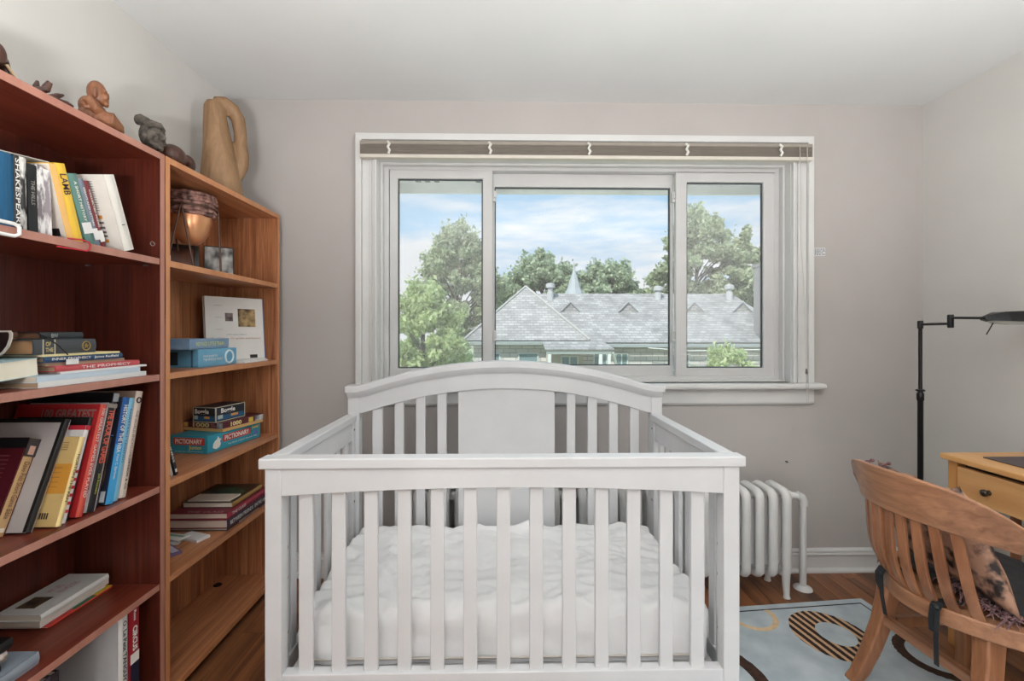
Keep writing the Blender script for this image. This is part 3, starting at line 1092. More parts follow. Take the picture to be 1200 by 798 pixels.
obj('rear_stretcher', MB().loft([[(.088, y, .236), (.112, y, .236), (.112, y, .268), (.088, y, .268)] for y in (-.140, .200)]), CHAIRB, chair, bevel=.003)

# black seat cushion with ties
cu = thing('seat_cushion', 'thin black seat cushion tied to the back rail of the wooden chair', 'cushion', WM[chair.name] @ Vector((.315, 0, .4595)), PH)
cm = MB()
rg = []
N = 40
for lev, k in ((0, .94), (.006, 1.0), (.018, 1.0), (.026, .95), (.029, .80), (.030, .4)):
    rg.append([(.19 * k * (abs(math.cos(t)) ** .35) * (1 if math.cos(t) > 0 else -1), .215 * k * (abs(math.sin(t)) ** .35) * (1 if math.sin(t) > 0 else -1) * (1 - .12 * (math.cos(t) < 0) * abs(math.cos(t))), lev) for t in [2 * PI * i / N for i in range(N)]])
obj('pad', MB().loft(rg), mottled('black_canvas', (28, 28, 32), (40, 40, 44), 30, .8, .1, 90), cu, smooth=60)
TIE = flat(34, 36, 40, .7)
for (vv, lean, ln) in ((.100, .012, .125), (-.088, -.006, .165)):
    tb = MB()
    u = SR(vv) + .0
    wv = lambda a, b, c: WM[chair.name] @ Vector((a, b, c))
    for dv, l2, wd in ((.0, ln, .0065), (.014, ln * .45, .0075)):
        tb.loft([[wv(u + .055, vv + dv - wd, .468), wv(u + .055, vv + dv + wd, .468), wv(u + .055, vv + dv + wd, .471), wv(u + .055, vv + dv - wd, .471)],
                 [wv(u - .010, vv + dv - wd, .470), wv(u - .010, vv + dv + wd, .470), wv(u - .010, vv + dv + wd, .473), wv(u - .010, vv + dv - wd, .473)],
                 [wv(u - .020, vv + dv - wd, .455), wv(u - .020, vv + dv + wd, .455), wv(u - .023, vv + dv + wd, .456), wv(u - .023, vv + dv - wd, .456)],
                 [wv(u - .022, vv + dv - wd - lean * .4, .455 - l2 * .5), wv(u - .022, vv + dv + wd - lean * .4, .455 - l2 * .5), wv(u - .025, vv + dv + wd - lean * .4, .455 - l2 * .5), wv(u - .025, vv + dv - wd - lean * .4, .455 - l2 * .5)],
                 [wv(u - .016, vv + dv - wd - lean, .455 - l2), wv(u - .016, vv + dv + wd - lean, .455 - l2), wv(u - .019, vv + dv + wd - lean, .455 - l2), wv(u - .019, vv + dv - wd - lean, .455 - l2)]])
    tb.ball(tuple(wv(u - .024, vv + .004, .462)), (.007, .012, .009))
    obj('tie', tb, TIE, cu, world=True, smooth=40)

# tapestry pillow with fringed ends, leaning on the chair back
TAP = mottled('tapestry', (38, 30, 30), (176, 136, 114), 22.0, .55, .6, 40.0, detail=6.0, lo=.40, hi=.54, dist=.006)
pil = thing('throw_pillow', 'brown and black tapestry pillow with mauve fringe leaning in the wooden chair', 'pillow', WM[chair.name] @ Vector((.14, 0, .50)), PH)
cor = {(-1, -1): Vector((.092, -.205, .480)), (-1, 1): Vector((.140, .185, .490)), (1, 1): Vector((.042, .176, .800)), (1, -1): Vector((.062, -.075, .792))}
off = Vector((.14, 0, .50))
GN = 26
front, back = [], []
for j in range(GN):
    for i in range(GN):
        a, b = -1 + 2 * i / (GN - 1), -1 + 2 * j / (GN - 1)
        p = sum((c * ((1 + sa_ * b) / 2) * ((1 + sb_ * a) / 2) for (sa_, sb_), c in cor.items()), Vector())
        pinch = 1 - .045 * (1 - a * a) * abs(b) - .0
        fat = .052 * ((1 - a ** 4) * (1 - b ** 4)) ** .6
        w = .010 * mn.noise(Vector((a * 3, b * 3, 1))) * (1 - a ** 6) * (1 - b ** 6)
        n_ = Vector((.93, .0, .36))
        inside = Vector((0, 0, -(.042 if b > 0 else -.012) * (1 - a * a) * b ** 4))
        ctr = p + inside + n_ * .024
        front.append(ctr + n_ * (fat + w))
        back.append(ctr - n_ * (fat * .55))
pb = MB()
q = lambda k, j, i: k * GN * GN + j * GN + i
fs = []
for j in range(GN - 1):
    for i in range(GN - 1):
        fs.append((q(0, j, i), q(0, j, i + 1), q(0, j + 1, i + 1), q(0, j + 1, i)))
        fs.append((q(1, j, i), q(1, j + 1, i), q(1, j + 1, i + 1), q(1, j, i + 1)))
pb.add([p - off for p in front + back], fs)
me = pb.mesh('pillow_cover', TAP, 70)
bm = bmesh.new(); bm.from_mesh(me); bmesh.ops.remove_doubles(bm, verts=bm.verts, dist=.0008); bmesh.ops.recalc_face_normals(bm, faces=bm.faces); bm.to_mesh(me); bm.free()
obj('pillow_cover', me, None, pil)
FRG = mottled('mauve_fringe', (96, 70, 74), (150, 116, 118), 90, .9)
FRG = mottled('mauve_fringe', (96, 70, 74), (150, 116, 118), 90, .9)
rf = random.Random(9)
fb = MB()
for k in range(150):
    s_ = rf.uniform(0, .55)
    p = cor[(-1, -1)].lerp(cor[(-1, 1)], s_) + Vector((.012 + rf.uniform(-.035, .03), 0, .008))
    l = rf.uniform(.018, .036)
    d = Vector((rf.uniform(-.8, .3), rf.uniform(-.6, .4), rf.uniform(-.8, .2))).normalized()
    e_ = p + d * l
    e_.z = max(e_.z, .462)
    m_ = p.lerp(e_, .5) + Vector((rf.uniform(-.004, .004), 0, rf.uniform(.0, .006)))
    fb.tube([tuple(p - off), tuple(m_ - off), tuple(e_ - off)], [.0018, .0018, .0009], 4)
obj('fringe', fb, FRG, pil)
for p0, hang in ((Vector((.125, .196, .492)), .055), (Vector((.050, .180, .806)), .030), (Vector((.052, .120, .812)), .020)):
    ts = MB()
    ts.ball(tuple(p0 - off), (.006, .008, .006), None, 8, 6)
    for k in range(30):
        a = rf.uniform(0, 2 * PI)
        ca, sa__ = math.cos(a), math.sin(a)
        ts.tube([tuple(p0 - off), tuple(p0 + Vector((-.006 + .006 * ca, .012 + .006 * sa__, -.006)) - off), tuple(p0 + Vector((-.010 + .010 * ca, .018 + .011 * sa__, -hang - rf.uniform(0, .010))) - off)], [.003, .0022, .001], 4)
    obj('tassel', ts, FRG, pil)


# ------------------------------------------------------------------ bookcases
BXF, BXB = -1.120, -1.400
SHZ = (1.490, 1.112, .747, .428)


def bookcase(label, y0, y1, MV, MH, ME):
    bc = thing('bookcase', label, 'bookcase', (-1.26, (y0 + y1) / 2, 0))
    mats = [MV, ME]
    for a in (y0, y1 - .019):
        obj('side_panel', MB().box(BXB, BXF, a, a + .019, 0, 1.835, xp=1), mats, bc, world=True, bevel=.001)
    obj('back_panel', MB().box(BXB + .001, BXB + .006, y0 + .019, y1 - .019, .03, 1.815), MV, bc, world=True)
    obj('top_panel', MB().box(BXB, BXF, y0 + .019, y1 - .019, 1.814, 1.835, xp=1), [MH, ME], bc, world=True, bevel=.001)
    for z in SHZ:
        obj('shelf', MB().box(BXB + .007, BXF - .002, y0 + .0195, y1 - .0195, z - .021, z, xp=1), [MH, ME], bc, world=True, bevel=.001)
    obj('bottom_shelf', MB().box(BXB + .007, BXF - .001, y0 + .0195, y1 - .0195, .024, .045, xp=1), [MH, ME], bc, world=True, bevel=.001)
    obj('kick_board', MB().box(BXF - .05, BXF - .035, y0 + .0195, y1 - .0195, 0, .024), MV, bc, world=True)
    for z in SHZ:
        for yy in (y0 + .0195, y1 - .0195):
            for xx in (-1.165, -1.35):
                s = .006 if yy < (y0 + y1) / 2 else -.006
                obj('shelf_pin', MB().box(xx - .006, xx + .006, min(yy, yy + s), max(yy, yy + s), z - .026, z - .0212), CHROME, bc, world=True)
    return bc


bookcase('dark cherry red bookcase packed with books at the far left', .745, 1.525, CHERRY_V, CHERRY_H, CHERRY_E)
bookcase('orange oak bookcase with board game boxes beside the back wall', 1.531, 2.300, OAK_V, OAK_H, OAK_E)
LY0, LY1 = .7655, 1.505

INK = flat(30, 28, 28, .6)
INKW = flat(232, 230, 224, .6)
GOLD = flat(186, 156, 92, .4, .4)


def book(label, t, h, d, loc, lean=0.0, cover=None, spine=None, pages=None, lie=False, rz=0.0, soft=False, title=None, tcol=None, th=.6, tw=.7, tpos=0.0, group=None, cat='book', name='book', tiltx=0.0):
    """standing: spine faces +x, rests on its lower edge and leans by `lean` degrees towards +y;
    lying: spine faces +x, front cover up, height runs from loc towards -y"""
    rot = (R(90) + tiltx, 0, rz) if lie else (-R(lean), 0, rz)
    b = thing(name, label, cat, loc, rot=rot, group=group)
    y0 = -t if (lean > 0 and not lie) else 0.0
    y1 = y0 + t
    bd = .0012 if soft else .0026
    ins = .0004 if soft else .004
    spine = spine or cover
    c = MB()
    c.box(-d, -bd, y0, y0 + bd, 0, h)
    c.box(-d, -bd, y1 - bd, y1, 0, h)
    if soft:
        c.box(-bd, 0, y0, y1, 0, h, mi=1)
    else:
        N = 5
        pts = [(-bd * 1.2, y0)] + [(-.0005 + .0035 * math.sin(PI * k / N) - .003, y0 + t * k / N) for k in range(N + 1)] + [(-bd * 1.2, y1)]
        pts = [(min(a, 0), q_) for a, q_ in pts]
        c.loft([[(a, q_, z) for a, q_ in pts] + [(-bd * 1.6, q_, z) for a, q_ in reversed(pts)] for z in (0, h)], mi=1)
    obj('cover', c, [cover, spine], b)
    obj('pages', MB().box(-d + ins, -bd * 1.7, y0 + bd, y1 - bd, ins, h - ins), pages or PAPER, b)
    b['_'] = 0
    del b['_']
    if title:
        sx = .0004 if not soft else .0003
        text('title', title, tcol or INK, b, (sx, y0 + t / 2, h * (.5 + tpos)), (0, 0, -1), (0, 1, 0), h * tw, t * th, bold=.012)
    b_y[b.name] = (y0, y1)
    return b


b_y = {}


def on_cover(b, name, mat, u, v, w, hh, side='near', label=None):
    """print on the near (-y) cover: u from the spine leftwards, v up from the bottom"""
    y0 = b_y[b.name][0]
    return patch(name, mat, b, (-u, y0, v), (1, 0, 0), (0, 0, 1), w, hh, label=label)


def on_spine(b, name, mat, v, hh, inset=.0005, wfrac=1.0):
    y0, y1 = b_y[b.name]
    return patch(name, mat, b, (.0002, (y0 + y1) / 2, v), (0, 1, 0), (0, 0, 1), (y1 - y0) * wfrac, hh, off=inset)


def speck(name, c1, c2, sc=60, lo=.42, hi=.55):
    return mottled(name, c1, c2, sc, .55, detail=3.0, lo=lo, hi=hi, stretch=(1, 1, .35))


# top shelf of the dark bookcase: upright books, then a run leaning towards the camera
zA = SHZ[0]
xA = -1.160
GA = 'books standing on the top shelf of the dark bookcase'
SPB = speck('speckled_black_white', (40, 38, 38), (206, 204, 200))
SPS = speck('speckled_silver', (120, 112, 116), (230, 228, 226), 70)
y = 1.058 - .042
book('cream textured book at the left end of the top book row', .040, .19, .19, (xA, y, zA), 0, speck('cream_speck', (196, 176, 172), (236, 230, 222)), group=GA)
y = 1.060
b = book('thick plain teal blue hardcover on the top shelf', .042, .178, .20, (xA, y, zA), 0, flat(24, 84, 122, .45), group=GA)
y += .0425
b = book('black book with large white capital letters down its whole spine', .014, .181, .19, (xA, y, zA), -1.0, BLACK, title='SHAKESPEARE', tcol=INKW, th=.72, tw=.92, group=GA)
b = book('black and white speckled book beside the one with large white letters', .015, .182, .19, (xA, y + .0145, zA), -1.0, SPB, group=GA)
y += .0320
b = book('black paperback with a small title between two speckled books', .022, .172, .19, (xA, y, zA), -1.5, BLACK, title='THE HILLS', tcol=flat(150, 146, 140), th=.4, tw=.35, tpos=.1, group=GA, soft=True)
y += .0228
b = book('first silver white crinkled book, next to the black paperback', .017, .176, .18, (xA, y, zA), -2.4, SPS, group=GA, soft=True)
b = book('second silver white crinkled book, against the orange paperback', .017, .172, .18, (xA, y + .0174, zA), -2.4, speck('speckled_silver_two', (150, 140, 146), (236, 232, 230), 55), group=GA, soft=True)
yS = y + .036
solo('paper_sheet', MB().loft([[(-1.33, 1.10, 1.682), (-1.20, 1.085, 1.680), (-1.20, 1.225, 1.698), (-1.33, 1.21, 1.690)], [(-1.33, 1.10, 1.6835), (-1.20, 1.085, 1.682), (-1.20, 1.225, 1.6995), (-1.33, 1.21, 1.6915)]]), WHITEP, 'loose white sheets laid across the tops of the upright books', 'paper')


def ty(h, a):
    return h * math.tan(R(a))


N0 = yS + .176 * math.tan(R(15)) - .176 * math.tan(R(2.4)) + .001
b = book('orange spined paperback with a white cover, leaning left on the silver books', .0165, .197, .145, (xA, N0, zA), -15, flat(226, 216, 206, .5), flat(238, 186, 110, .5), soft=True, group=GA)
on_cover(b, 'barcode', INK, .03, .025, .03, .02)
on_cover(b, 'blurb', flat(196, 186, 180), .06, .11, .08, .07)
N0 += .0172
b = book('yellow book with dark spine lettering LAMB, leaning left', .030, .205, .15, (xA, N0, zA), -15.3, flat(232, 190, 66, .45), title='LAMB', tcol=flat(60, 40, 60), th=.62, tw=.26, tpos=.24, group=GA)
N0 += .0312 + .19 * (math.tan(R(17.8)) - math.tan(R(15.3)))
b = book('sage green hardcover with a white shelf label, leaning left', .028, .192, .15, (xA, N0, zA), -17.8, flat(92, 130, 122, .55), title='A SHORT HISTORY', tcol=INKW, th=.3, tw=.55, tpos=.12, group=GA)
on_spine(b, 'shelf_label', WHITEP, .048, .030)
N0 += .0298
b = book('grey blue hardcover with a white shelf label, leaning left', .016, .188, .15, (xA, N0, zA), -18, flat(112, 122, 136, .55), title='ESSAYS AND LETTERS', tcol=INKW, th=.36, tw=.55, tpos=.1, group=GA)
on_spine(b, 'shelf_label', WHITEP, .038, .032)
N0 += .0172
b = book('maroon hardcover with a white shelf label, leaning left', .0155, .188, .15, (xA, N0, zA), -18, flat(112, 44, 48, .55), title='COLLECTED POEMS', tcol=INKW, th=.36, tw=.55, tpos=.1, group=GA)
on_spine(b, 'shelf_label', WHITEP, .036, .032)
N0 += .0168
N0 = 1.372
b = book('wide white book with a printed column and orange squares, leaning at the right end', .036, .215, .20, (-1.1225, N0, zA), -19.5, flat(222, 218, 210, .45), group=GA)
for k in range(13):
    on_cover(b, 'print_line', flat(150, 146, 140), .050, .196 - .0066 * k, .020, .0022)
for v, hh in ((.098, .010), (.030, .009)):
    on_cover(b, 'orange_square', flat(206, 132, 60), .049, v, .020, hh)
for v in (.082, .068, .055, .044):
    on_cover(b, 'dark_print', flat(96, 92, 90), .049, v, .020, .006)
o = obj('ring_mark', MB().tube([(-.022 + .006 * math.cos(2 * PI * i / 16), -.0004, .085 + .006 * math.sin(2 * PI * i / 16)) for i in range(16)], .0011, 5, closed=True), flat(110, 106, 104), b)
obj('button', MB().lathe([(.0045, -.0005), (.0045, .0006), (.003, .001)], 10).mesh('button', INK), None, b).location = (.0005, .018, .075)
bpy.data.objects[b.children[-1].name].rotation_euler = (0, R(90), 0)

# white and red loops clipped to the shelf edge
solo('shelf_clip', MB().tube([(-1.125, 1.02, 1.496), (-1.112, 1.02, 1.496), (-1.112, 1.055, 1.496), (-1.110, 1.064, 1.490), (-1.110, 1.064, 1.474), (-1.112, 1.055, 1.468), (-1.112, 1.0, 1.468)], .0042, 8), WHITEP, 'white loop clip hooked on the edge of the top book shelf', 'clip', smooth=50)
solo('shelf_clip', MB().tube([(-1.135, 1.205, 1.4935), (-1.114, 1.222, 1.4935), (-1.113, 1.240, 1.491), (-1.112, 1.246, 1.484), (-1.112, 1.244, 1.472), (-1.113, 1.235, 1.466), (-1.118, 1.16, 1.464)], .0024, 8), flat(176, 40, 52, .4), 'thin red loop clip hooked on the edge of the top book shelf', 'clip', smooth=50)

# second shelf: a flat stack
zB = SHZ[1]
GB = 'books lying in the stack on the second shelf'


def lie(label, yfar, length, z, t, d, x, cover, **kw):
    return book(label, t, length, d, (x, yfar, z), 0, cover, lie=True, group=kw.pop('group', GB), **kw)


PALE = flat(214, 218, 222, .4)
lie('white magazine at the bottom of the flat stack', 1.468, .336, zB + .0002, .0138, .21, -1.136, WHITEP, soft=True, pages=PAPERT)
lie('pale blue white magazine second from the bottom of the flat stack', 1.452, .318, zB + .0142, .014, .205, -1.142, flat(190, 204, 216, .4), soft=True)
lie('thin white booklet under the red spined book', 1.488, .285, zB + .0284, .0056, .19, -1.150, WHITEP, soft=True)
lie('red spined book with pale lettering in the flat stack', 1.463, .270, zB + .0342, .0158, .19, -1.152, flat(196, 84, 88, .5), title='THE PROPHECY', tcol=flat(236, 216, 214), th=.5, tw=.6, tpos=-.06, pages=PAPERT)
lie('thin tan booklet between the red and the navy book', 1.420, .24, zB + .0502, .0085, .18, -1.165, flat(176, 150, 126, .7), soft=True, pages=PAPERT)
lie('navy blue book with white spine lettering in the flat stack', 1.406, .236, zB + .0590, .0158, .18, -1.158, flat(46, 78, 112, .45), title='INNER PROPHECY   James Redfield', tcol=INKW, th=.55, tw=.85, pages=PAPERT)
lie('thin pale yellow booklet under the dark grey volume', 1.395, .232, zB + .0750, .0055, .18, -1.158, flat(226, 214, 160, .6), soft=True)
b = lie('thick dark grey old volume with a round gold emblem', 1.318, .172, zB + .0808, .038, .13, -1.160, flat(70, 74, 78, .6), pages=flat(170, 130, 92, .85))
text('title', 'OF\nTHE', flat(206, 190, 130), b, (.0006, .019, .135), (0, 0, -1), (0, 1, 0), .020, .026, bold=.02)
for v in (.150, .120):
    on_spine(b, 'gilt_band', flat(196, 190, 170), v, .003)
em = MB()
em.tube([(.0008, .019 + .012 * math.cos(2 * PI * i / 18), .032 + .012 * math.sin(2 * PI * i / 18)) for i in range(18)], .0016, 5, closed=True)
em.tube([(.0008, .019 + .006 * math.cos(2 * PI * i / 5 * 2), .032 + .006 * math.sin(2 * PI * i / 5 * 2)) for i in range(5)], .0016, 5, closed=True)
obj('emblem', em, GOLD, b)
b = lie('small black book on top of the flat stack', 1.283, .116, zB + .1190, .0190, .12, -1.164, flat(44, 50, 52, .5), pages=flat(120, 84, 62, .85))
text('title', 'BW', flat(150, 156, 152), b, (.0006, .0095, .082), (0, 0, -1), (0, 1, 0), .018, .011, bold=.02)
b = lie('small brown book on top of the flat stack, its page edges to the room', 1.162, .110, zB + .1190, .0190, .10, -1.215, flat(98, 70, 54, .7), pages=flat(128, 92, 68, .85))
solo('ribbon', MB().tube([(-1.168, 1.160, zB + .137), (-1.154, 1.165, zB + .128), (-1.150, 1.195, zB + .105), (-1.152, 1.225, zB + .078)], .0016, 6), INK, 'thin black ribbon bookmark trailing down the front of the flat stack', 'ribbon')
solo('price_tag', MB().box(-1.150, -1.1485, 1.218, 1.252, zB + .052, zB + .066), WHITEP, 'small white paper tag hanging at the front of the navy book', 'tag')
b = book('fat cream paperback with its page edges to the room, in front of the flat stack', .044, .22, .19, (-1.166, 1.164, zB + .0295), 0, flat(170, 200, 206, .5), pages=flat(232, 226, 206, .8), lie=True, tiltx=R(4.4), soft=True, group=GB)
for ch in b.children:
    if ch.name.startswith('cover'):
        ch.data.clear_geometry()
        mm = MB().box(-.19, 0, 0, .0012, 0, .22).box(-.19, 0, .0428, .044, 0, .22).box(-.19, -.1888, 0, .044, 0, .22)
        ch.data.from_pydata(mm.v, [], mm.f)
obj('blue_flap', MB().box(-.002, .001, .000, .040, .200, .223), flat(160, 202, 212, .4), b)
kb = thing('booklet', 'black booklet with a rounded corner and orange lettering propped at the left', 'booklet', (-1.28, 1.118, zB + .0735))
pts = [(-.10, .0), (.045, .0)] + [(.045 + .054 * math.sin(R(a)), .058 - .058 * math.cos(R(a))) for a in (20, 40, 60, 80)] + [(.099, .062), (.094, .068), (-.10, .068)]
obj('pages', MB().prism(pts, lambda u, v, w: (u, w, v), -.0030, .0), flat(206, 198, 188, .6), kb)
pin = [(-.10, .004), (.043, .004)] + [(.043 + .050 * math.sin(R(a)), .058 - .054 * math.cos(R(a))) for a in (20, 40, 60, 80)] + [(.093, .060), (.090, .064), (-.10, .064)]
obj('cover', MB().prism(pin, lambda u, v, w: (u, w, v), -.0045, -.0030), flat(34, 22, 22, .35), kb)
obj('back_cover', MB().prism(pin, lambda u, v, w: (u, w, v), .0, .0015), flat(34, 22, 22, .35), kb)
text('lettering', 'TO B', flat(214, 98, 40), kb, (.030, -.0045, .034), (1, 0, .25), (-.25, 0, 1), .075, .020, bold=.03)

# third shelf: big books leaning to the right
zC = SHZ[2]
GC = 'large books leaning on the third shelf'
CARD = mottled('card_cover', (178, 168, 170), (196, 188, 188), 20, .5)
seq = [
    # label, t, h, d, x, lean, cover, spine
    ('maroon book with a gold spine, nearest in the leaning row', .030, .236, .19, -1.225, 22, flat(86, 22, 34, .45), flat(196, 160, 112, .4)),
    ('pale grey book with a black spine in the leaning row', .018, .282, .235, -1.180, 21.5, flat(186, 180, 178, .4), flat(26, 26, 28, .4)),
    ('tan and yellow barcoded book in the leaning row', .017, .226, .165, -1.142, 17.5, flat(206, 176, 116, .5), flat(236, 212, 150, .5)),
    ('white book with a red top band in the leaning row', .0145, .252, .17, -1.150, 16.5, flat(226, 224, 224, .45), flat(226, 222, 222, .45)),
    ('thin glossy black book in the leaning row', .0120, .272, .20, -1.158, 16, BLACK, BLACK),
    ('red book lettered 100 GREATEST across its cover', .0220, .302, .235, -1.146, 15, flat(178, 40, 44, .45), flat(206, 84, 70, .45)),
    ('card patterned book with a black spine lettered THE BOOK OF GAMES', .0285, .300, .225, -1.144, 14, CARD, flat(34, 34, 36, .4)),
    ('tall black book with silver on its spine behind the card patterned book', .0190, .326, .235, -1.160, 12.5, BLACK, flat(60, 60, 64, .3)),
    ('dark picture book on basketball history with a two tone blue spine', .0260, .308, .235, -1.146, 12, flat(32, 36, 52, .4), flat(36, 92, 160, .4)),
    ('light blue spined book in the leaning row', .0215, .303, .225, -1.148, 12, flat(150, 186, 206, .5), flat(128, 188, 216, .5)),
    ('tan book with a white lettered spine at the right end of the leaning row', .0280, .320, .24, -1.148, 12, flat(176, 152, 136, .5), flat(214, 200, 188, .5)),
]
GCB = {}
F, pl_, ph_ = 1.108, None, None
for lab, t, h, d, x, ln, cv, sp in seq:
    tb = t / math.cos(R(ln))
    near = F + .0006
    if pl_ is not None:
        near += max(0, min(ph_ * math.cos(R(pl_)), h * math.cos(R(ln))) * (math.tan(R(pl_)) - math.tan(R(ln))))
    far = near + tb
    GCB[lab[:8]] = book(lab, t, h, d, (x, far, zC), ln, cv, sp, group=GC)
    F, pl_, ph_ = far, ln, h
g = GCB['maroon b']
on_spine(g, 'spine_photo', flat(60, 54, 54, .4), .212, .046)
on_spine(g, 'portrait', flat(206, 164, 146, .5), .205, .022, .0009, .5)
text('title', 'Dave Pelz Short Game Bible', flat(110, 74, 50), g, (.0005, -.015, .108), (0, 0, -1), (0, 1, 0), .135, .014)
on_spine(g, 'publisher_mark', flat(232, 222, 206), .014, .010, .0008, .4)
for k in range(14):
    on_cover(g, 'print_line', flat(140, 76, 80), .095, .19 - .0105 * k, .12, .0022)
on_cover(g, 'black_band', BLACK, .095, .222, .188, .026)
g = GCB['pale gre']
for u, v, w, hh in ((.1175, .277, .233, .010), (.005, .141, .008, .28)):
    on_cover(g, 'black_border', BLACK, u, v, w, hh)
g = GCB['tan and ']
on_cover(g, 'orange_panel', flat(208, 146, 56), .083, .118, .163, .075)
for k in range(9):
    on_cover(g, 'print_line', flat(150, 118, 76), .07, .21 - .006 * k if k < 4 else .145 - .012 * (k - 4), .09, .0022)
for k in range(9):
    on_cover(g, 'barcode_line', INK, .03 + .006 * k, .026, .0032, .015)
text('title', 'MORTON THE FAN', INK, g, (.0005, -.0085, .12), (0, 0, -1), (0, 1, 0), .12, .008)
g = GCB['white bo']
on_spine(g, 'red_band', flat(190, 40, 56), .246, .012)
on_cover(g, 'red_band', flat(190, 40, 56), .085, .246, .168, .012)
for k in range(6):
    on_spine(g, 'red_print', flat(190, 44, 60), .03 + .02 * k, .008, .0007, .6)
g = GCB['red book']
text('cover_title', '100 GREATEST', flat(150, 116, 112), g, (-.085, -.022, .275), (1, 0, 0), (0, 0, 1), .15, .026, bold=.03)
text('title', '100 GREATEST GAMES EVER PLAYED', INKW, g, (.0005, -.011, .17), (0, 0, -1), (0, 1, 0), .24, .010)
g = GCB['card pat']
text('title', 'THE BOOK OF GAMES', flat(226, 104, 84), g, (.0005, -.0142, .205), (0, 0, -1), (0, 1, 0), .15, .019, bold=.02)
text('author', 'Jack Botermans', flat(206, 206, 80), g, (.0005, -.0142, .075), (0, 0, -1), (0, 1, 0), .055, .009)
rc_ = random.Random(2)
for k in range(22):
    v_ = .04 + .0118 * k
    on_cover(g, 'card_pip', flat(160, 36, 46) if k % 2 else INK, rc_.uniform(.008, .06), v_, .007, .007)
on_cover(g, 'barcode', WHITEP, .03, .035, .045, .03)
for k in range(7):
    patch('barcode_line', INK, g, (-.014 - .005 * k, -.0292, .035), (1, 0, 0), (0, 0, 1), .0028, .022)
on_spine(g, 'picture_strip', flat(150, 140, 132), .292, .012)
g = GCB['tall bla']
on_spine(g, 'silver_band', flat(170, 172, 176, .3), .312, .024)
g = GCB['dark pic']
on_spine(g, 'light_blue_half', flat(70, 164, 220, .4), .085, .17)
text('title', 'HISTORY OF THE NBA', INKW, g, (.0011, -.013, .215), (0, 0, -1), (0, 1, 0), .14, .015, bold=.02)
text('author', 'Peter C. Bjarkman', INKW, g, (.0011, -.013, .105), (0, 0, -1), (0, 1, 0), .07, .011, bold=.01)
on_cover(g, 'cover_photo', mottled('court_photo', (40, 34, 34), (150, 116, 86), 26, .4), .055, .12, .08, .14)
on_cover(g, 'photo_frame_line', flat(120, 150, 200), .055, .195, .09, .003)
on_cover(g, 'cover_photo', flat(60, 66, 76, .4), .05, .24, .06, .08)
on_cover(g, 'white_figure', flat(196, 200, 206, .4), .02, .022, .03, .03)
g = GCB['light bl']
text('title', 'BASKETBALL LEGENDS', flat(60, 110, 160), g, (.0005, -.0107, .19), (0, 0, -1), (0, 1, 0), .16, .008)
g = GCB['tan book']
text('title', 'THE WORLD ENCYCLOPEDIA', flat(110, 90, 84), g, (.0005, -.014, .18), (0, 0, -1), (0, 1, 0), .16, .009)
text('author', 'JOHNSON  &  CO', INK, g, (.0005, -.014, .07), (0, 0, -1), (0, 1, 0), .09, .010, bold=.02)
o = obj('round_emblem', MB().tube([(.0006, -.014 + .008 * math.cos(2 * PI * i / 16), .292 + .008 * math.sin(2 * PI * i / 16)) for i in range(16)], .002, 5, closed=True), INK, g)

# fourth shelf: flat white books over coloured magazines, cases at the near end
zD = SHZ[3]
GD = 'flat books and magazines on the fourth shelf'
b = lie('magazine with red, green and yellow edge at the bottom of the fourth shelf pile', 1.49, .205, zD + .0002, .0045, .125, -1.262, flat(206, 70, 60, .5), soft=True, group=GD)
for v, hh, m in ((.165, .08, flat(206, 70, 60, .5)), (.09, .07, flat(52, 112, 70, .5)), (.025, .055, flat(206, 176, 50, .5))):
    patch('colour_band', m, b, (-.035, .0045, v), (1, 0, 0), (0, 0, -1), .07, hh)
lie('white magazine above the coloured one on the fourth shelf', 1.482, .205, zD + .0056, .013, .12, -1.276, WHITEP, soft=True, group=GD)
lie('cream white book under the picture covered one on the fourth shelf', 1.478, .215, zD + .0190, .016, .122, -1.262, flat(220, 208, 196, .5), soft=True, group=GD)
b = lie('white book with a dark picture and pink title, topmost of the fourth shelf pile', 1.468, .212, zD + .0354, .020, .125, -1.252, flat(214, 212, 208, .4), group=GD)
patch('cover_photo', mottled('house_photo', (40, 30, 24), (110, 92, 70), 40, .4), b, (-.075, .0200, .155), (0, 0, -1), (-1, 0, 0), .055, .052)
text('cover_title', 'MY LIFE\nIN HOUSES', flat(196, 120, 128), b, (-.07, .0200, .075), (0, 0, -1), (-1, 0, 0), .06, .05)
lie('grey plastic case at the near end of the fourth shelf', 1.150, .20, zD + .0002, .030, .17, -1.150, flat(136, 146, 156, .35), pages=flat(150, 158, 166, .4), name='disc_case', cat='case', group='disc cases on the fourth shelf')
lie('black case on the grey one, lowest of the three small cases', 1.078, .19, zD + .0304, .021, .14, -1.166, BLACK, pages=flat(60, 60, 62), name='disc_case', cat='case', group='disc cases on the fourth shelf')
lie('mottled brown grey case between the two black cases', 1.092, .19, zD + .0518, .022, .14, -1.166, speck('mottled_case', (120, 104, 96), (206, 196, 188), 50), name='disc_case', cat='case', group='disc cases on the fourth shelf')
lie('black case with a pale rim, uppermost of the small cases', 1.102, .19, zD + .0742, .024, .14, -1.164, BLACK, pages=flat(206, 206, 206), name='disc_case', cat='case', group='disc cases on the fourth shelf')
solo('toy_block', MB().box(-1.20, -1.164, 1.00, 1.060, zD + .0985, zD + .135), flat(40, 96, 190, .4), 'small bright blue block on the uppermost black case', 'block', bevel=.003)

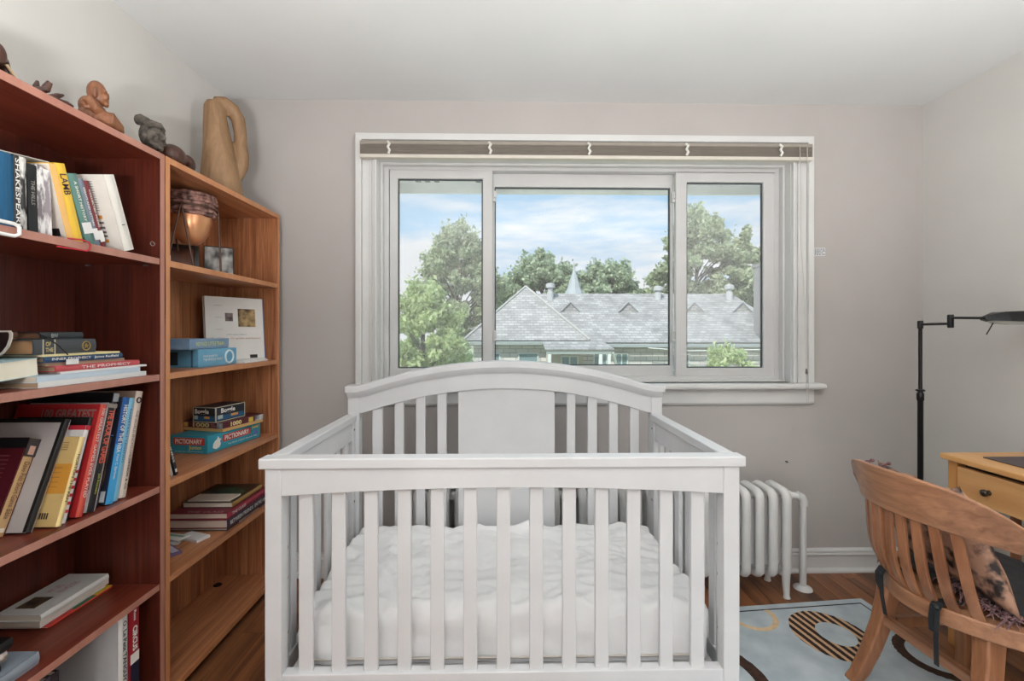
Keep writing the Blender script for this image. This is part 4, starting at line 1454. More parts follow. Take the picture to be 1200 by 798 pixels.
# bottom shelf of the dark bookcase
zE = .045
GE = 'tall books standing on the bottom shelf of the dark bookcase'
for k, (w, c_, l_) in enumerate(((.026, (60, 52, 60), 'dark plum book on the bottom shelf, first from the left'), (.020, (92, 84, 92), 'grey purple book on the bottom shelf, second from the left'), (.022, (52, 46, 52), 'very dark book on the bottom shelf beside the pale binder'))):
    book(l_, w, .33, .22, (-1.150, 1.132 + .0265 * k - (.006 if k == 2 else 0), zE), 0, flat(*c_, .5), group=GE)
b = book('large pale grey binder with its cover to the camera on the bottom shelf', .036, .362, .232, (-1.135, 1.362, zE), 0, flat(190, 190, 192, .45), flat(226, 224, 220, .4), group=GE, name='binder', cat='binder')
text('title', 'O. Le Petit TANGUY LAROSSER', INK, b, (.0006, .022, .20), (0, 0, -1), (0, 1, 0), .28, .013, bold=.02)
b = book('red book with white lettering and a navy band at the right of the bottom shelf', .040, .368, .23, (-1.134, 1.4005, zE), 0, flat(150, 30, 42, .45), group=GE)
text('title', 'CIRCUS', INKW, b, (.0006, .020, .265), (0, 0, -1), (0, 1, 0), .075, .018, bold=.04)
text('author', 'Ross', INKW, b, (.0006, .020, .335), (0, 0, -1), (0, 1, 0), .032, .010, bold=.03)
for v, hh, m in ((.205, .03, INKW), (.155, .07, flat(30, 34, 56, .5)), (.105, .03, INKW)):
    on_spine(b, 'spine_band', m, v, hh, .0006, .8)

# ------------------------------------------------------------------ things in the oak bookcase
# copper pot with a coiled collar, hung in an iron stand
pot = thing('copper_pot', 'copper bowl with a coiled brown collar hanging in the iron stand', 'pot', (-1.252, 1.855, 1.612))
PC = Vector((-1.252, 1.845, 0))
obj('bowl', MB().lathe([(.010, 1.598), (.030, 1.604), (.048, 1.620), (.062, 1.648), (.071, 1.686), (.075, 1.732), (.068, 1.732), (.056, 1.66), (.02, 1.62)], 36, PC), mottled('copper', (196, 128, 88), (224, 166, 122), 6, .28, metal=.55), pot, world=True, smooth=60)
cl = MB()
for k in range(7):
    r_ = .077 + .004 * math.sin(k * 1.9) + .001 * k
    z_ = 1.716 + .0125 * k
    cl.tube([(PC.x + (r_ + .002 * math.sin(5 * a + k)) * math.cos(a), PC.y + (r_ + .002 * math.sin(5 * a + k)) * math.sin(a), z_ + .0015 * math.sin(9 * a + 2 * k)) for a in [2 * PI * i / 48 for i in range(48)]], .0082, 8, closed=True)
obj('coiled_collar', cl, mottled('twisted_cane', (70, 46, 42), (176, 132, 120), 55, .6, .6, 120, dist=.004, stretch=(1, 1, .5)), pot, world=True, smooth=50)
sd_ = thing('pot_stand', 'thin iron stand with V shaped legs carrying the copper bowl', 'stand', (-1.252, 1.855, SHZ[0]))
WIRE = flat(96, 72, 62, .4, .5)
ra_ = .092
obj('ring', MB().tube([(PC.x + ra_ * math.cos(2 * PI * i / 48), PC.y + ra_ * math.sin(2 * PI * i / 48), 1.742) for i in range(48)], .0038, 8, closed=True), WIRE, sd_, world=True, smooth=60)
for a in (-75, 30, 165):
    t = R(a)
    p = Vector((PC.x + ra_ * math.cos(t), PC.y + ra_ * math.sin(t), 1.742))
    for da in (-15, 15):
        q_ = Vector((PC.x + .112 * math.cos(t + R(da * 1.6)), PC.y + .112 * math.sin(t + R(da * 1.6)), SHZ[0] + .002))
        obj('leg', MB().tube([tuple(p), tuple(p.lerp(q_, .5)), tuple(q_)], .0032, 8), WIRE, sd_, world=True, smooth=60)


def frame_thing(label, loc, w, h, rz, tilt, fm, pm_, border=.014):
    f = thing('photo_frame', label, 'photo frame', loc, rot=(-tilt, 0, rz), group='photo frames behind the copper bowl')
    m = MB()
    lp = lambda a, b, c, d, y_: [(a, y_, c), (b, y_, c), (b, y_, d), (a, y_, d)]
    o_, i_ = (-w / 2, w / 2, 0, h), (-w / 2 + border, w / 2 - border, border, h - border)
    m.loft([lp(*o_, 0), lp(*i_, 0), lp(*i_, .012), lp(*o_, .012)], closed=True)
    obj('frame', m, fm, f, bevel=.0015)
    obj('picture', MB().box(-w / 2 + border - .001, w / 2 - border + .001, .004, .008, border - .001, h - border + .001), pm_, f)
    return f


frame_thing('dark framed brown picture behind the left legs of the pot stand', (-1.325, 1.872, SHZ[0] + .001), .150, .125, R(38), R(14), flat(50, 44, 42, .35), mottled('brown_photo', (70, 44, 36), (120, 80, 64), 14, .3), .017)
frame_thing('black and white photo in a thin frame right of the copper bowl', (-1.272, 2.062, SHZ[0] + .001), .115, .150, R(36), R(12), flat(36, 34, 34, .35), mottled('grey_photo', (50, 50, 52), (206, 204, 200), 22, .3, detail=2.0, stretch=(1, 1, .6)), .004)
solo('small_jar', MB().lathe([(.020, 0), (.030, .010), (.030, .028), (.018, .044), (.012, .050)], 18, (-1.195, 1.605, SHZ[0] + .0004)), WHITEP, 'small white round jar half hidden at the left of the copper bowl', 'jar', smooth=50)

# second shelf: blue boxes, white picture book, papers
BLUE1 = mottled('blue_box_card', (96, 158, 192), (116, 176, 206), 10, .45)


def carton(label, corner, rz, L, Wd, h, mat, name='game_box', cat='box', lid=None, group=None):
    """box whose front-left bottom corner is `corner`; front faces +x (turned by rz), length L along +y, depth Wd back"""
    t = thing(name, label, cat, corner, rz, group)
    obj('tray', MB().box(-Wd + .002, -.002, .002, L - .002, 0, h - .003), mat, t, bevel=.001)
    obj('lid', MB().box(-Wd, 0, 0, L, h * (.08 if lid is None else lid), h), mat, t, bevel=.0015)
    return t


fr = lambda t, nm, mat, y_, z_, w, h: patch(nm, mat, t, (0, y_, z_), (0, 1, 0), (0, 0, 1), w, h)
en = lambda t, nm, mat, x_, z_, w, h: patch(nm, mat, t, (x_, 0, z_), (1, 0, 0), (0, 0, 1), w, h)
zR = SHZ[1]
t = carton('lower light blue box with a pale round design on the second oak shelf', (-1.172, 1.770, zR + .0004), R(-2), .235, .20, .070, BLUE1, group='blue boxes on the second oak shelf')
o = obj('round_design', MB().tube([(.0008, .185 + .026 * math.cos(2 * PI * i / 24), .034 + .026 * math.sin(2 * PI * i / 24)) for i in range(24)], .004, 6, closed=True), flat(214, 230, 236, .5), t)
text('lettering', 'travel puzzle for\nTHE WHOLE FAMILY', INKW, t, (.0005, .085, .036), (0, 1, 0), (0, 0, 1), .12, .026)
en(t, 'dark_roundel', flat(36, 50, 60, .5), -.105, .034, .05, .05)
en(t, 'dark_strip', flat(60, 100, 130, .5), -.025, .034, .008, .066)
t = carton('upper grey blue box with pale yellow lettering, on the lower blue box', (-1.168, 1.716, zR + .0712), R(3), .265, .20, .040, mottled('blue_box_card_two', (116, 146, 176), (136, 164, 192), 10, .45), group='blue boxes on the second oak shelf')
text('lettering', 'VOYAGE LITTLE TRAIN', flat(206, 214, 150), t, (.0005, .13, .020), (0, 1, 0), (0, 0, 1), .19, .016, bold=.02)
pbk = thing('book', 'upright white book with two photographs on its cover on the second oak shelf', 'book', (-1.238, 2.143, zR + .0004), rot=(R(-5), 0, R(57)))
obj('cover', MB().box(-.130, .130, 0, .003, 0, .300).box(-.130, .130, .017, .020, 0, .300), flat(222, 220, 216, .4), pbk)
obj('pages', MB().box(-.127, .126, .003, .017, .003, .297), PAPER, pbk)
obj('spine', MB().box(.1275, .131, -.0004, .0204, 0, .300), flat(88, 112, 172, .45), pbk, label='blue spine')
patch('cover_photo', mottled('room_photo', (70, 50, 34), (190, 160, 110), 30, .4), pbk, (.050, 0, .205), (1, 0, 0), (0, 0, 1), .080, .085)
patch('cover_photo', mottled('portrait_photo', (40, 36, 40), (130, 112, 110), 34, .4), pbk, (-.030, 0, .207), (1, 0, 0), (0, 0, 1), .034, .038)
text('cover_text', 'JOHN SAXE FAMILY', flat(120, 140, 130), pbk, (0, 0, .125), (1, 0, 0), (0, 0, 1), .09, .008)
text('cover_text', 'The Chateau, the garden and Frances', flat(190, 120, 100), pbk, (0, 0, .108), (1, 0, 0), (0, 0, 1), .22, .010)
for k in range(3):
    patch('print_line', flat(190, 190, 186), pbk, (-.075, 0, .15 + .055 * k), (1, 0, 0), (0, 0, 1), .03, .003)
patch('barcode', INK, pbk, (.075, 0, .022), (1, 0, 0), (0, 0, 1), .035, .016)
for k, (dx, dy, l_) in enumerate(((0, 0, 'thick white booklet lying in front of the upright white book'), (-.012, .012, 'thin white leaflet on top of the white booklet'))):
    solo('leaflet', MB().box(-1.30 + dx, -1.136 + dx, 2.022 + dy, 2.215 + dy, zR + .0003 + .0075 * k, zR + .0073 + .0045 * k), WHITEP, l_, 'paper', bevel=.0005)

# third shelf: three game boxes and two black books
zR = SHZ[2]
GG = 'stacked game boxes on the third oak shelf'
RED = flat(190, 62, 54, .5)
t = carton('large turquoise game box with a red banner, bottom of the stack of three', (-1.216, 1.892, zR + .0004), R(-9), .315, .172, .074, mottled('turquoise_card', (40, 140, 164), (54, 156, 178), 8, .4), lid=.0, group=GG)
for (c_, rt, w_) in (((.0004, .165, .046), (0, 1, 0), .17), ((-.085, -.0004, .050), (1, 0, 0), .145)):
    patch('red_banner', RED, t, c_, rt, (0, 0, 1), w_, .030)
    text('banner_word', 'PICTIONARY', INKW, t, Vector(c_) + Vector(rt).cross(Vector((0, 0, 1))) * .0007, rt, (0, 0, 1), w_ * .86, .020, bold=.02)
text('second_word', 'Junior', flat(226, 206, 90), t, (.0004, .280, .056), (0, 1, 0), (0, .1, 1), .048, .020, bold=.02)
text('second_word', 'Junior', flat(226, 206, 90), t, (-.055, -.0004, .023), (1, 0, 0), (0, 0, 1), .062, .020, bold=.02)
text('tag_line', 'The Game of Quick Draw for Kids', INKW, t, (.0004, .20, .016), (0, 1, 0), (0, 0, 1), .18, .008)
text('tag_line', 'the classic game of quick draw for kids', INKW, t, (-.085, -.0004, .008), (1, 0, 0), (0, 0, 1), .13, .005)
# pale bird shape: a plain rounded drawing
obj('pale_drawing', MB().prism([(.028, .018), (.045, .010), (.062, .014), (.070, .026), (.066, .040), (.074, .048), (.064, .050), (.056, .062), (.050, .050), (.040, .046), (.030, .034)], lambda u, v, w: (w, u, v), 0, .0008), INKW, t)
fr(t, 'blue_badge', flat(96, 110, 176, .5), .285, .030, .022, .022)
patch('top_print', INKW, t, (-.06, .12, .074), (0, 1, 0), (-1, 0, 0), .06, .03)
t = carton('maroon jigsaw box with large 1000 on its sides, middle of the stack of three', (-1.196, 1.962, zR + .0752), R(-13), .235, .215, .040, flat(88, 36, 44, .45), lid=.35, group=GG)
[c for c in t.children if c.name.startswith('tray')][0].data.materials[0] = flat(206, 166, 106, .6)
text('piece_count', '1000', flat(226, 206, 150), t, (.0005, .070, .027), (0, 1, 0), (0, 0, 1), .060, .019, bold=.04)
text('piece_count', '1000', flat(206, 190, 130), t, (-.110, -.0005, .027), (1, 0, 0), (0, 0, 1), .085, .019, bold=.04)
text('small_print', 'PIECES\nDE CASSE TETE', flat(186, 150, 140), t, (-.04 - .0, -.0005, .027), (1, 0, 0), (0, 0, 1), .04, .014)
en(t, 'landscape_photo', mottled('lake_photo', (60, 76, 92), (186, 190, 190), 30, .4), -.0 - .0155, .026, .028, .024)
fr(t, 'landscape_photo', mottled('lake_photo_two', (70, 80, 92), (206, 206, 204), 30, .4), .205, .026, .05, .024)
fr(t, 'yellow_star', flat(216, 186, 70, .5), .155, .026, .026, .020)
en(t, 'tan_badge', flat(206, 170, 90, .5), -.19, .027, .022, .018)
t = carton('small black blue game box with white word on its sides, on top of the stack', (-1.228, 1.965, zR + .1156), R(-11), .165, .112, .064, flat(30, 36, 46, .4), lid=.0, group=GG)
for (c_, rt, w_, L_) in (((.0004, .0825, .032), (0, 1, 0), .085, .165), ((-.056, -.0004, .032), (1, 0, 0), .075, .112)):
    rtv = Vector(rt)
    nn = rtv.cross(Vector((0, 0, 1)))
    patch('blue_band', flat(40, 92, 130, .5), t, Vector(c_) + Vector((0, 0, -.016)), rt, (0, 0, 1), L_ * .92, .020)
    text('box_word', 'Boggle', INKW, t, Vector(c_) + Vector((0, 0, .011)) - rtv * L_ * .10 + nn * .0004, rt, (0, 0, 1), w_ * .92, .027, bold=.035)
    patch('orange_tray', flat(222, 160, 96, .5), t, Vector(c_) + rtv * L_ * .12 + Vector((0, 0, -.012)) + nn * .0006, rt, (0, 0, 1), L_ * .24, .010)
    patch('pale_panel', flat(180, 196, 190, .5), t, Vector(c_) - rtv * L_ * .36 + Vector((0, 0, -.012)) + nn * .0006, rt, (0, 0, 1), L_ * .16, .016)
    for zz in (-.031, .031):
        patch('pale_edge', flat(206, 200, 180, .5), t, Vector(c_) + Vector((0, 0, zz)), rt, (0, 0, 1), L_, .003)
    for sgn in (-1, 1):
        patch('pale_edge', flat(206, 200, 180, .5), t, Vector(c_) + rtv * sgn * (L_ / 2 - .0015), rt, (0, 0, 1), .003, .064)
b = book('thin black book leaning left on the oak bookcase side, front one', .013, .195, .14, (-1.150, 1.618, zR), -18, flat(34, 34, 38, .4), soft=True, title='GUINNESS', tcol=INKW, th=.5, tw=.6, tpos=.05, group='black books leaning on the third oak shelf')
on_spine(b, 'white_number', INKW, .016, .012, .0006, .6)
b = book('thin black and white book leaning left, second one against the oak side', .012, .188, .14, (-1.156, 1.6035, zR), -18, flat(44, 44, 48, .4), flat(190, 190, 190, .4), soft=True, group='black books leaning on the third oak shelf')

# fourth shelf: big books lying flat, cards and a purple booklet
zR = SHZ[3]
GF = 'large books lying on the fourth oak shelf'
lie('thin dark book at the bottom of the large flat stack', 2.215, .315, zR + .0003, .0125, .235, -1.138, flat(52, 54, 60, .5), group=GF, title='MADE IN CANADA', tcol=INKW, th=.5, tw=.5)
lie('thick maroon book with a navy spine lettered BETWEEN FRIENDS', 2.218, .325, zR + .0131, .036, .245, -1.134, flat(112, 30, 44, .5), spine=flat(44, 48, 66, .5), group=GF, title='BETWEEN FRIENDS  ENTRE AMIS', tcol=INKW, th=.45, tw=.9, pages=flat(196, 178, 164, .8))
b = lie('maroon book with silver cover lettering THE CLASS in the large flat stack', 2.216, .318, zR + .0495, .025, .24, -1.137, flat(128, 40, 56, .5), spine=flat(160, 56, 76, .5), group=GF, title='THE CLASS', tcol=INKW, th=.5, tw=.32, tpos=.25, pages=flat(206, 190, 176, .8))
text('cover_title', 'THE CLASS', flat(196, 170, 170), b, (-.10, .0250, .305), (1, 0, 0), (0, 0, -1), .15, .016)
b = lie('dark gold edged book with a green picture on top of the large flat stack', 2.190, .235, zR + .0749, .024, .215, -1.150, flat(62, 48, 36, .35), spine=flat(170, 134, 78, .4), group=GF)
o = obj('green_picture', MB().prism([(-.105 + .085 * math.cos(2 * PI * i / 28), .125 + .075 * math.sin(2 * PI * i / 28)) for i in range(28)], lambda u, v, w: (u, w, v), .0238, .0246), mottled('green_photo', (30, 40, 58), (60, 122, 82), 18, .3), b)
solo('booklet', MB().loft([[(-1.345, 1.962, zR + .0995), (-1.165, 1.962, zR + .0995), (-1.165, 2.04, zR + .0995), (-1.345, 2.04, zR + .0995)], [(-1.345, 1.962, zR + .105), (-1.165, 1.962, zR + .105), (-1.165, 2.04, zR + .105), (-1.345, 2.04, zR + .105)]]), flat(214, 202, 186, .6), 'thin cream booklet on the near edge of the dark gold edged book', 'booklet', bevel=.0008)
GH = 'small cards and leaflets on the fourth oak shelf'
for (lab, cx_, cy_, z_, w_, d_, t_, rz_, c_) in (
        ('white plastic card case nearest the flat stack on the fourth oak shelf', -1.232, 1.835, .0003, .105, .055, .011, R(-20), (222, 222, 222)),
        ('pale grey folded leaflet under the white card case', -1.300, 1.800, .0003, .08, .06, .016, R(12), (196, 200, 198)),
        ('white leaflet with green print lying across the grey one', -1.288, 1.806, .0170, .095, .05, .004, R(-14), (226, 228, 222)),
        ('purple and white leaflet at the left of the fourth oak shelf', -1.262, 1.722, .0003, .13, .060, .010, R(-34), (118, 98, 132))):
    t = thing('leaflet', lab, 'leaflet', (cx_, cy_, zR + z_), rz_, GH)
    obj('sheet', MB().box(-w_ / 2, w_ / 2, -d_ / 2, d_ / 2, 0, t_), flat(*c_, .45), t, bevel=.001)
    if 'purple' in lab:
        patch('white_print', flat(206, 200, 216, .5), t, (.0, .012, t_), (1, 0, 0), (0, 1, 0), .11, .022)
        patch('dark_print', flat(70, 52, 84, .5), t, (.0, -.016, t_), (1, 0, 0), (0, 1, 0), .12, .022)
    elif 'green' in lab:
        patch('green_print', flat(140, 170, 150, .5), t, (.0, .008, t_), (1, 0, 0), (0, 1, 0), .07, .014)
solo('cable_grommet', MB().lathe([(.018, 0), (.018, .003), (.012, .004), (.010, .001)], 16, (-1.36, 2.19, .0452)), INK, 'small black oval grommet at the back of the empty bottom oak shelf', 'grommet')

# ------------------------------------------------------------------ carvings on top of the bookcases
ZT = 1.8355
WOODD = wood('dark_carving_wood', (50, 30, 26), (92, 58, 46), 'z', .35, 60, 10, .05)
WOODB = wood('warm_carving_wood', (92, 54, 34), (150, 98, 66), 'z', .45, 50, 12, .08)
STONE = mottled('grey_stone', (46, 41, 36), (100, 92, 84), 40, .8, .5, 120, dist=.003)
DRIFT = wood('driftwood', (122, 92, 64), (166, 132, 98), 'z', .6, 26, 6, .25, warp=1.5)

# dark figure with two pale tusks, at the frame edge
ef = thing('elephant_carving', 'dark carved wooden figure with two pale tusks at the left end of the shelf top', 'carving', (-1.20, 1.04, ZT))
e = MB()
e.ball((-1.20, 1.00, ZT + .070), (.036, .055, .042))
e.ball((-1.20, 1.062, ZT + .078), (.030, .032, .032))
for sx in (-1, 1):
    e.ball((-1.20 + sx * .030, 1.052, ZT + .075), (.010, .022, .030))
    for yy in (.968, 1.032):
        e.tube([(-1.20 + sx * .02, yy, ZT + .06), (-1.20 + sx * .021, yy, ZT + .0015)], [.016, .014], 10)
e.tube([(-1.20, 1.085, ZT + .078), (-1.20, 1.100, ZT + .05), (-1.20, 1.103, ZT + .022), (-1.20, 1.098, ZT + .006)], [.017, .013, .010, .008], 10)
obj('body', carved(e, WOODD, .003, 3, 'body'), None, ef, world=True)
for sx in (-1, 1):
    obj('tusk', MB().tube([(-1.20 + sx * .016, 1.085, ZT + .062), (-1.20 + sx * .022, 1.100, ZT + .040), (-1.20 + sx * .022, 1.112, ZT + .022)], [.0052, .004, .0015], 8), flat(206, 178, 140, .5), ef, world=True, smooth=60)
ef.location.y += .030
ef.scale = (.84, .84, .84)

# open wooden hand
e = MB()
hx, hy = -1.185, 1.165
e.ball((hx, hy, ZT + .013), (.026, .036, .0125))
for k, (dx, l_, up_) in enumerate(((-.022, .016, .060), (-.008, .030, .066), (.007, .056, .040), (.020, .070, .014))):
    e.tube([(hx + dx * .7, hy + .012, ZT + .014), (hx + dx, hy + .026 + l_ * .25, ZT + .014 + up_ * .25), (hx + dx * 1.1, hy + .026 + l_ * .6, ZT + .014 + up_ * .62), (hx + dx * 1.15, hy + .026 + l_ * .85, ZT + .010 + up_ * .95)], [.0080, .0080, .0072, .0035], 9)
e.tube([(hx + .018, hy - .012, ZT + .014), (hx + .034, hy + .004, ZT + .026), (hx + .038, hy + .010, ZT + .046)], [.009, .0080, .0040], 9)
e.tube([(hx, hy - .02, ZT + .012), (hx, hy - .034, ZT + .012)], [.016, .014], 10)
solo('hand_carving', carved(e, WOODD, .0020, 1, 'hand_carving'), None, 'small dark wooden hand with curled fingers lying on the shelf top', 'carving')

# seated monk in a robe, turned towards the window
mk_ = thing('monk_carving', 'warm brown carved seated monk with a bald head on the shelf top', 'carving', (-1.182, 1.340, ZT), R(-52))
e = MB()
e.ball((0, -.012, .034), (.046, .044, .036))
e.ball((0, -.020, .062), (.042, .034, .030))
e.ball((0, .004, .108), (.0285, .033, .034))
e.ball((0, .016, .094), (.024, .026, .022))
e.ball((0, .0385, .100), (.0065, .0055, .006))
e.ball((0, .038, .106), (.005, .006, .009))
for sx in (-1, 1):
    e.ball((sx * .028, .000, .100), (.0055, .008, .016))
    e.ball((sx * .011, .0335, .114), (.009, .005, .0035))
    e.ball((sx * .014, .034, .096), (.009, .008, .008))
    e.tube([(sx * .040, -.018, .072), (sx * .052, .004, .046), (sx * .030, .036, .036)], [.016, .014, .011], 12)
    e.tube([(sx * .022, .006, .024), (sx * .044, .056, .026), (sx * .010, .082, .014)], [.025, .021, .013], 12)
e.ball((0, .0395, .0885), (.011, .004, .0030))
e.ball((0, .034, .080), (.013, .009, .008))
e.tube([(-.036, -.036, .070), (-.042, .000, .068), (-.018, .028, .056), (.010, .036, .042)], [.006, .0075, .0065, .005], 8)
e.tube([(.036, -.036, .070), (.042, .000, .068), (.018, .028, .056), (-.010, .036, .042)], [.006, .0075, .0065, .005], 8)
e.tube([(-.050, -.030, .044), (-.052, .008, .052), (-.030, .044, .044), (.030, .044, .044), (.052, .008, .052), (.050, -.030, .044)], .0048, 7)
e.ball((0, .010, .004), (.050, .076, .0045))
e.v = [(p[0] * .85, p[1] * .70, p[2]) for p in e.v]
obj('figure', carved(e, WOODB, .0018, 1, 'figure'), None, mk_)

# stone head with a topknot, facing right and forward
hd = thing('stone_head', 'dark grey stone head with a topknot on the end of the dark bookcase', 'carving', (-1.190, 1.560, ZT), R(-86))
e = MB()
e.lathe([(.028, .001), (.026, .010), (.021, .018), (.020, .040)], 20)
e.ball((0, .000, .080), (.040, .044, .046))
e.ball((0, .014, .060), (.031, .030, .034))
e.tube([(0, .046, .086), (0, .052, .072), (0, .050, .066)], [.0045, .0075, .006], 9)
for sx in (-1, 1):
    e.ball((sx * .0075, .046, .066), (.0055, .006, .005))
    e.ball((sx * .0155, .0405, .0805), (.0105, .0055, .0042))
    e.tube([(sx * .005, .044, .089), (sx * .016, .0425, .093), (sx * .029, .031, .089)], [.0030, .0038, .0028], 7)
    e.ball((sx * .021, .033, .062), (.012, .011, .011))
    e.ball((sx * .040, .002, .070), (.006, .011, .021))
    e.tube([(sx * .026, .034, .108), (sx * .041, .014, .098), (sx * .043, .000, .074), (sx * .036, -.004, .046)], [.0055, .0065, .0065, .005], 8)
e.ball((0, .045, .054), (.0145, .0055, .0036))
e.ball((0, .043, .0475), (.0120, .0055, .0038))
e.ball((0, .037, .036), (.012, .010, .009))
e.tube([(-.040, .010, .104), (-.022, .036, .108), (0, .043, .110), (.022, .036, .108), (.040, .010, .104)], .0062, 8)
e.tube([(-.038, .006, .114), (-.020, .030, .119), (0, .036, .121), (.020, .030, .119), (.038, .006, .114)], .0052, 8)
e.ball((0, -.004, .114), (.036, .036, .020))
e.tube([(0, -.016, .122), (0, -.034, .130), (0, -.050, .142)], [.021, .020, .016], 12)
e.ball((0, -.052, .134), (.017, .013, .018))
e.v = [(p[0] * .84, p[1] * .80, p[2] * .97) for p in e.v]
obj('head', carved(e, STONE, .0019, 1, 'head'), None, hd)

# polished dark curled carving
e = MB()
cx_, cy_ = -1.185, 1.690
e.ball((cx_, cy_ - .040, ZT + .042), (.042, .048, .042))
e.ball((cx_, cy_ + .030, ZT + .038), (.032, .030, .038))
e.tube([(cx_ + .02, cy_ - .05, ZT + .045), (cx_ + .03, cy_ - .005, ZT + .040), (cx_ + .012, cy_ + .03, ZT + .042)], [.010, .012, .009], 8)
e.ball((cx_ + .004, cy_ + .062, ZT + .013), (.018, .040, .0125))
solo('curled_carving', carved(e, WOODD, .003, 3, 'curled_carving'), None, 'polished dark brown curled carving between the stone head and the tall driftwood', 'carving')

# tall driftwood torso with an arm-like loop
e = MB()
dx_, dy_ = -1.215, 2.020
dv = lambda a, z: (dx_ + a * .75, dy_ + a * .66, ZT + z)
dx_, dy_ = -1.235, 2.035
e.tube([dv(-.008, .002), dv(-.012, .06), dv(-.016, .12), dv(-.020, .19), dv(-.026, .27), dv(-.032, .33), dv(-.036, .40), dv(-.036, .42)], [.086, .080, .072, .062, .053, .047, .041, .030], 22)
e.tube([dv(-.032, .408), dv(.000, .418), dv(.030, .405), dv(.054, .370), dv(.063, .31), dv(.063, .26), dv(.068, .205), dv(.066, .160), dv(.052, .110), dv(.036, .075)], [.034, .036, .033, .029, .026, .027, .031, .029, .021, .013], 16)
e.tube([dv(.01, .16), dv(.045, .15)], [.03, .02], 10)
e.v = [(p[0], p[1], max(p[2], ZT)) for p in e.v]
me = carved(e, DRIFT, .004, 4, 'driftwood_sculpture')
tall = solo('driftwood_sculpture', me, None, 'tall tan driftwood sculpture with an arm like loop on the oak bookcase', 'sculpture')

# ------------------------------------------------------------------ outdoors
struct('lawn', MB().box(-60, 60, 3.2, 120, -3.3, -3.0), mottled('grass', (150, 164, 126), (176, 186, 150), 3, .9))
GZ = -3.0
ROOF = None


def shingle_mat():
    m, nt, p = new_mat('weathered_shingles')
    tc = _n(nt, 'ShaderNodeTexCoord')
    bk = _n(nt, 'ShaderNodeTexBrick', Scale=1.0)
    bk.inputs['Color1'].default_value = srgb(150, 150, 149) + (1,)
    bk.inputs['Color2'].default_value = srgb(180, 179, 178) + (1,)
    bk.inputs['Mortar'].default_value = srgb(138, 138, 138) + (1,)
    bk.inputs['Mortar Size'].default_value = .012
    bk.inputs['Brick Width'].default_value = .26
    bk.inputs['Row Height'].default_value = .105
    mp = _n(nt, 'ShaderNodeMapping')
    mp.inputs['Rotation'].default_value = (R(90), 0, 0)
    nt.links.new(tc.outputs['Object'], mp.inputs['Vector'])
    nt.links.new(mp.outputs['Vector'], bk.inputs['Vector'])
    no = _n(nt, 'ShaderNodeTexNoise', Scale=1.3, Detail=6.0)
    nt.links.new(tc.outputs['Object'], no.inputs['Vector'])
    mx = _n(nt, 'ShaderNodeMix', data_type='RGBA', blend_type='MULTIPLY')
    mx.inputs[0].default_value = .6
    ra = _n(nt, 'ShaderNodeValToRGB')
    ra.color_ramp.elements[0].position = .35
    ra.color_ramp.elements[0].color = (.55, .56, .56, 1)
    ra.color_ramp.elements[1].position = .62
    ra.color_ramp.elements[1].color = (1, 1, 1, 1)
    nt.links.new(no.outputs['Fac'], ra.inputs['Fac'])
    nt.links.new(bk.outputs['Color'], mx.inputs[6])
    nt.links.new(ra.outputs['Color'], mx.inputs[7])
    nt.links.new(mx.outputs[2], p.inputs['Base Color'])
    p.inputs['Roughness'].default_value = .9
    return m


def block_mat():
    m, nt, p = new_mat('pale_block_wall')
    tc = _n(nt, 'ShaderNodeTexCoord')
    mp = _n(nt, 'ShaderNodeMapping')
    mp.inputs['Rotation'].default_value = (R(90), 0, 0)
    bk = _n(nt, 'ShaderNodeTexBrick', Scale=1.0)
    bk.inputs['Color1'].default_value = srgb(192, 189, 186) + (1,)
    bk.inputs['Color2'].default_value = srgb(208, 205, 202) + (1,)
    bk.inputs['Mortar'].default_value = srgb(156, 152, 148) + (1,)
    bk.inputs['Mortar Size'].default_value = .014
    bk.inputs['Brick Width'].default_value = .50
    bk.inputs['Row Height'].default_value = .17
    nt.links.new(tc.outputs['Object'], mp.inputs['Vector'])
    nt.links.new(mp.outputs['Vector'], bk.inputs['Vector'])
    nt.links.new(bk.outputs['Color'], p.inputs['Base Color'])
    p.inputs['Roughness'].default_value = .9
    return m


SHG, BLK = shingle_mat(), block_mat()
TEAL = flat(142, 152, 150, .7)
house = thing('house', 'low pale block house with grey shingled hip roof seen through the window', 'building', (5, 20, GZ))
# main body and the wing towards us
obj('wall', MB().box(1.0, 11.8, 18.95, 24.5, GZ, .92), BLK, house, world=True)
obj('wall', MB().box(-1.20, 3.10, 18.35, 24, GZ, .92), BLK, house, world=True)


def slab(pts, th=.08):
    """roof plane with thickness"""
    v = [Vector(p) for p in pts]
    n = (v[1] - v[0]).cross(v[2] - v[0]).normalized()
    if n.z < 0:
        n = -n
    return MB().loft([[tuple(p - n * th) for p in v], [tuple(p) for p in v]])


E_ = .90
RDG = 3.15
obj('main_roof', slab([(-.5, 18.5, .84), (12.5, 18.5, .84), (11.4, 22.5, RDG), (1.2, 22.5, RDG)]), SHG, house, world=True)
obj('main_roof', slab([(12.5, 18.5, .84), (12.5, 26.5, .84), (11.4, 22.5, RDG)]), SHG, house, world=True)
obj('main_roof', slab([(12.5, 26.5, .84), (-.5, 26.5, .84), (1.2, 22.5, RDG), (11.4, 22.5, RDG)]), SHG, house, world=True)
wa = (1.0, 20.4, 3.28)
obj('wing_roof', slab([(-1.56, 18.0, .93), (3.40, 18.0, .93), wa]), SHG, house, world=True)
obj('wing_roof', slab([(3.40, 18.0, .93), (3.40, 20.6, 1.2), (1.0, 22.6, 3.28), wa]), SHG, house, world=True)
obj('wing_roof', slab([(-1.56, 18.0, .93), wa, (1.0, 23.0, 3.28), (-1.56, 24.0, .93)]), SHG, house, world=True)
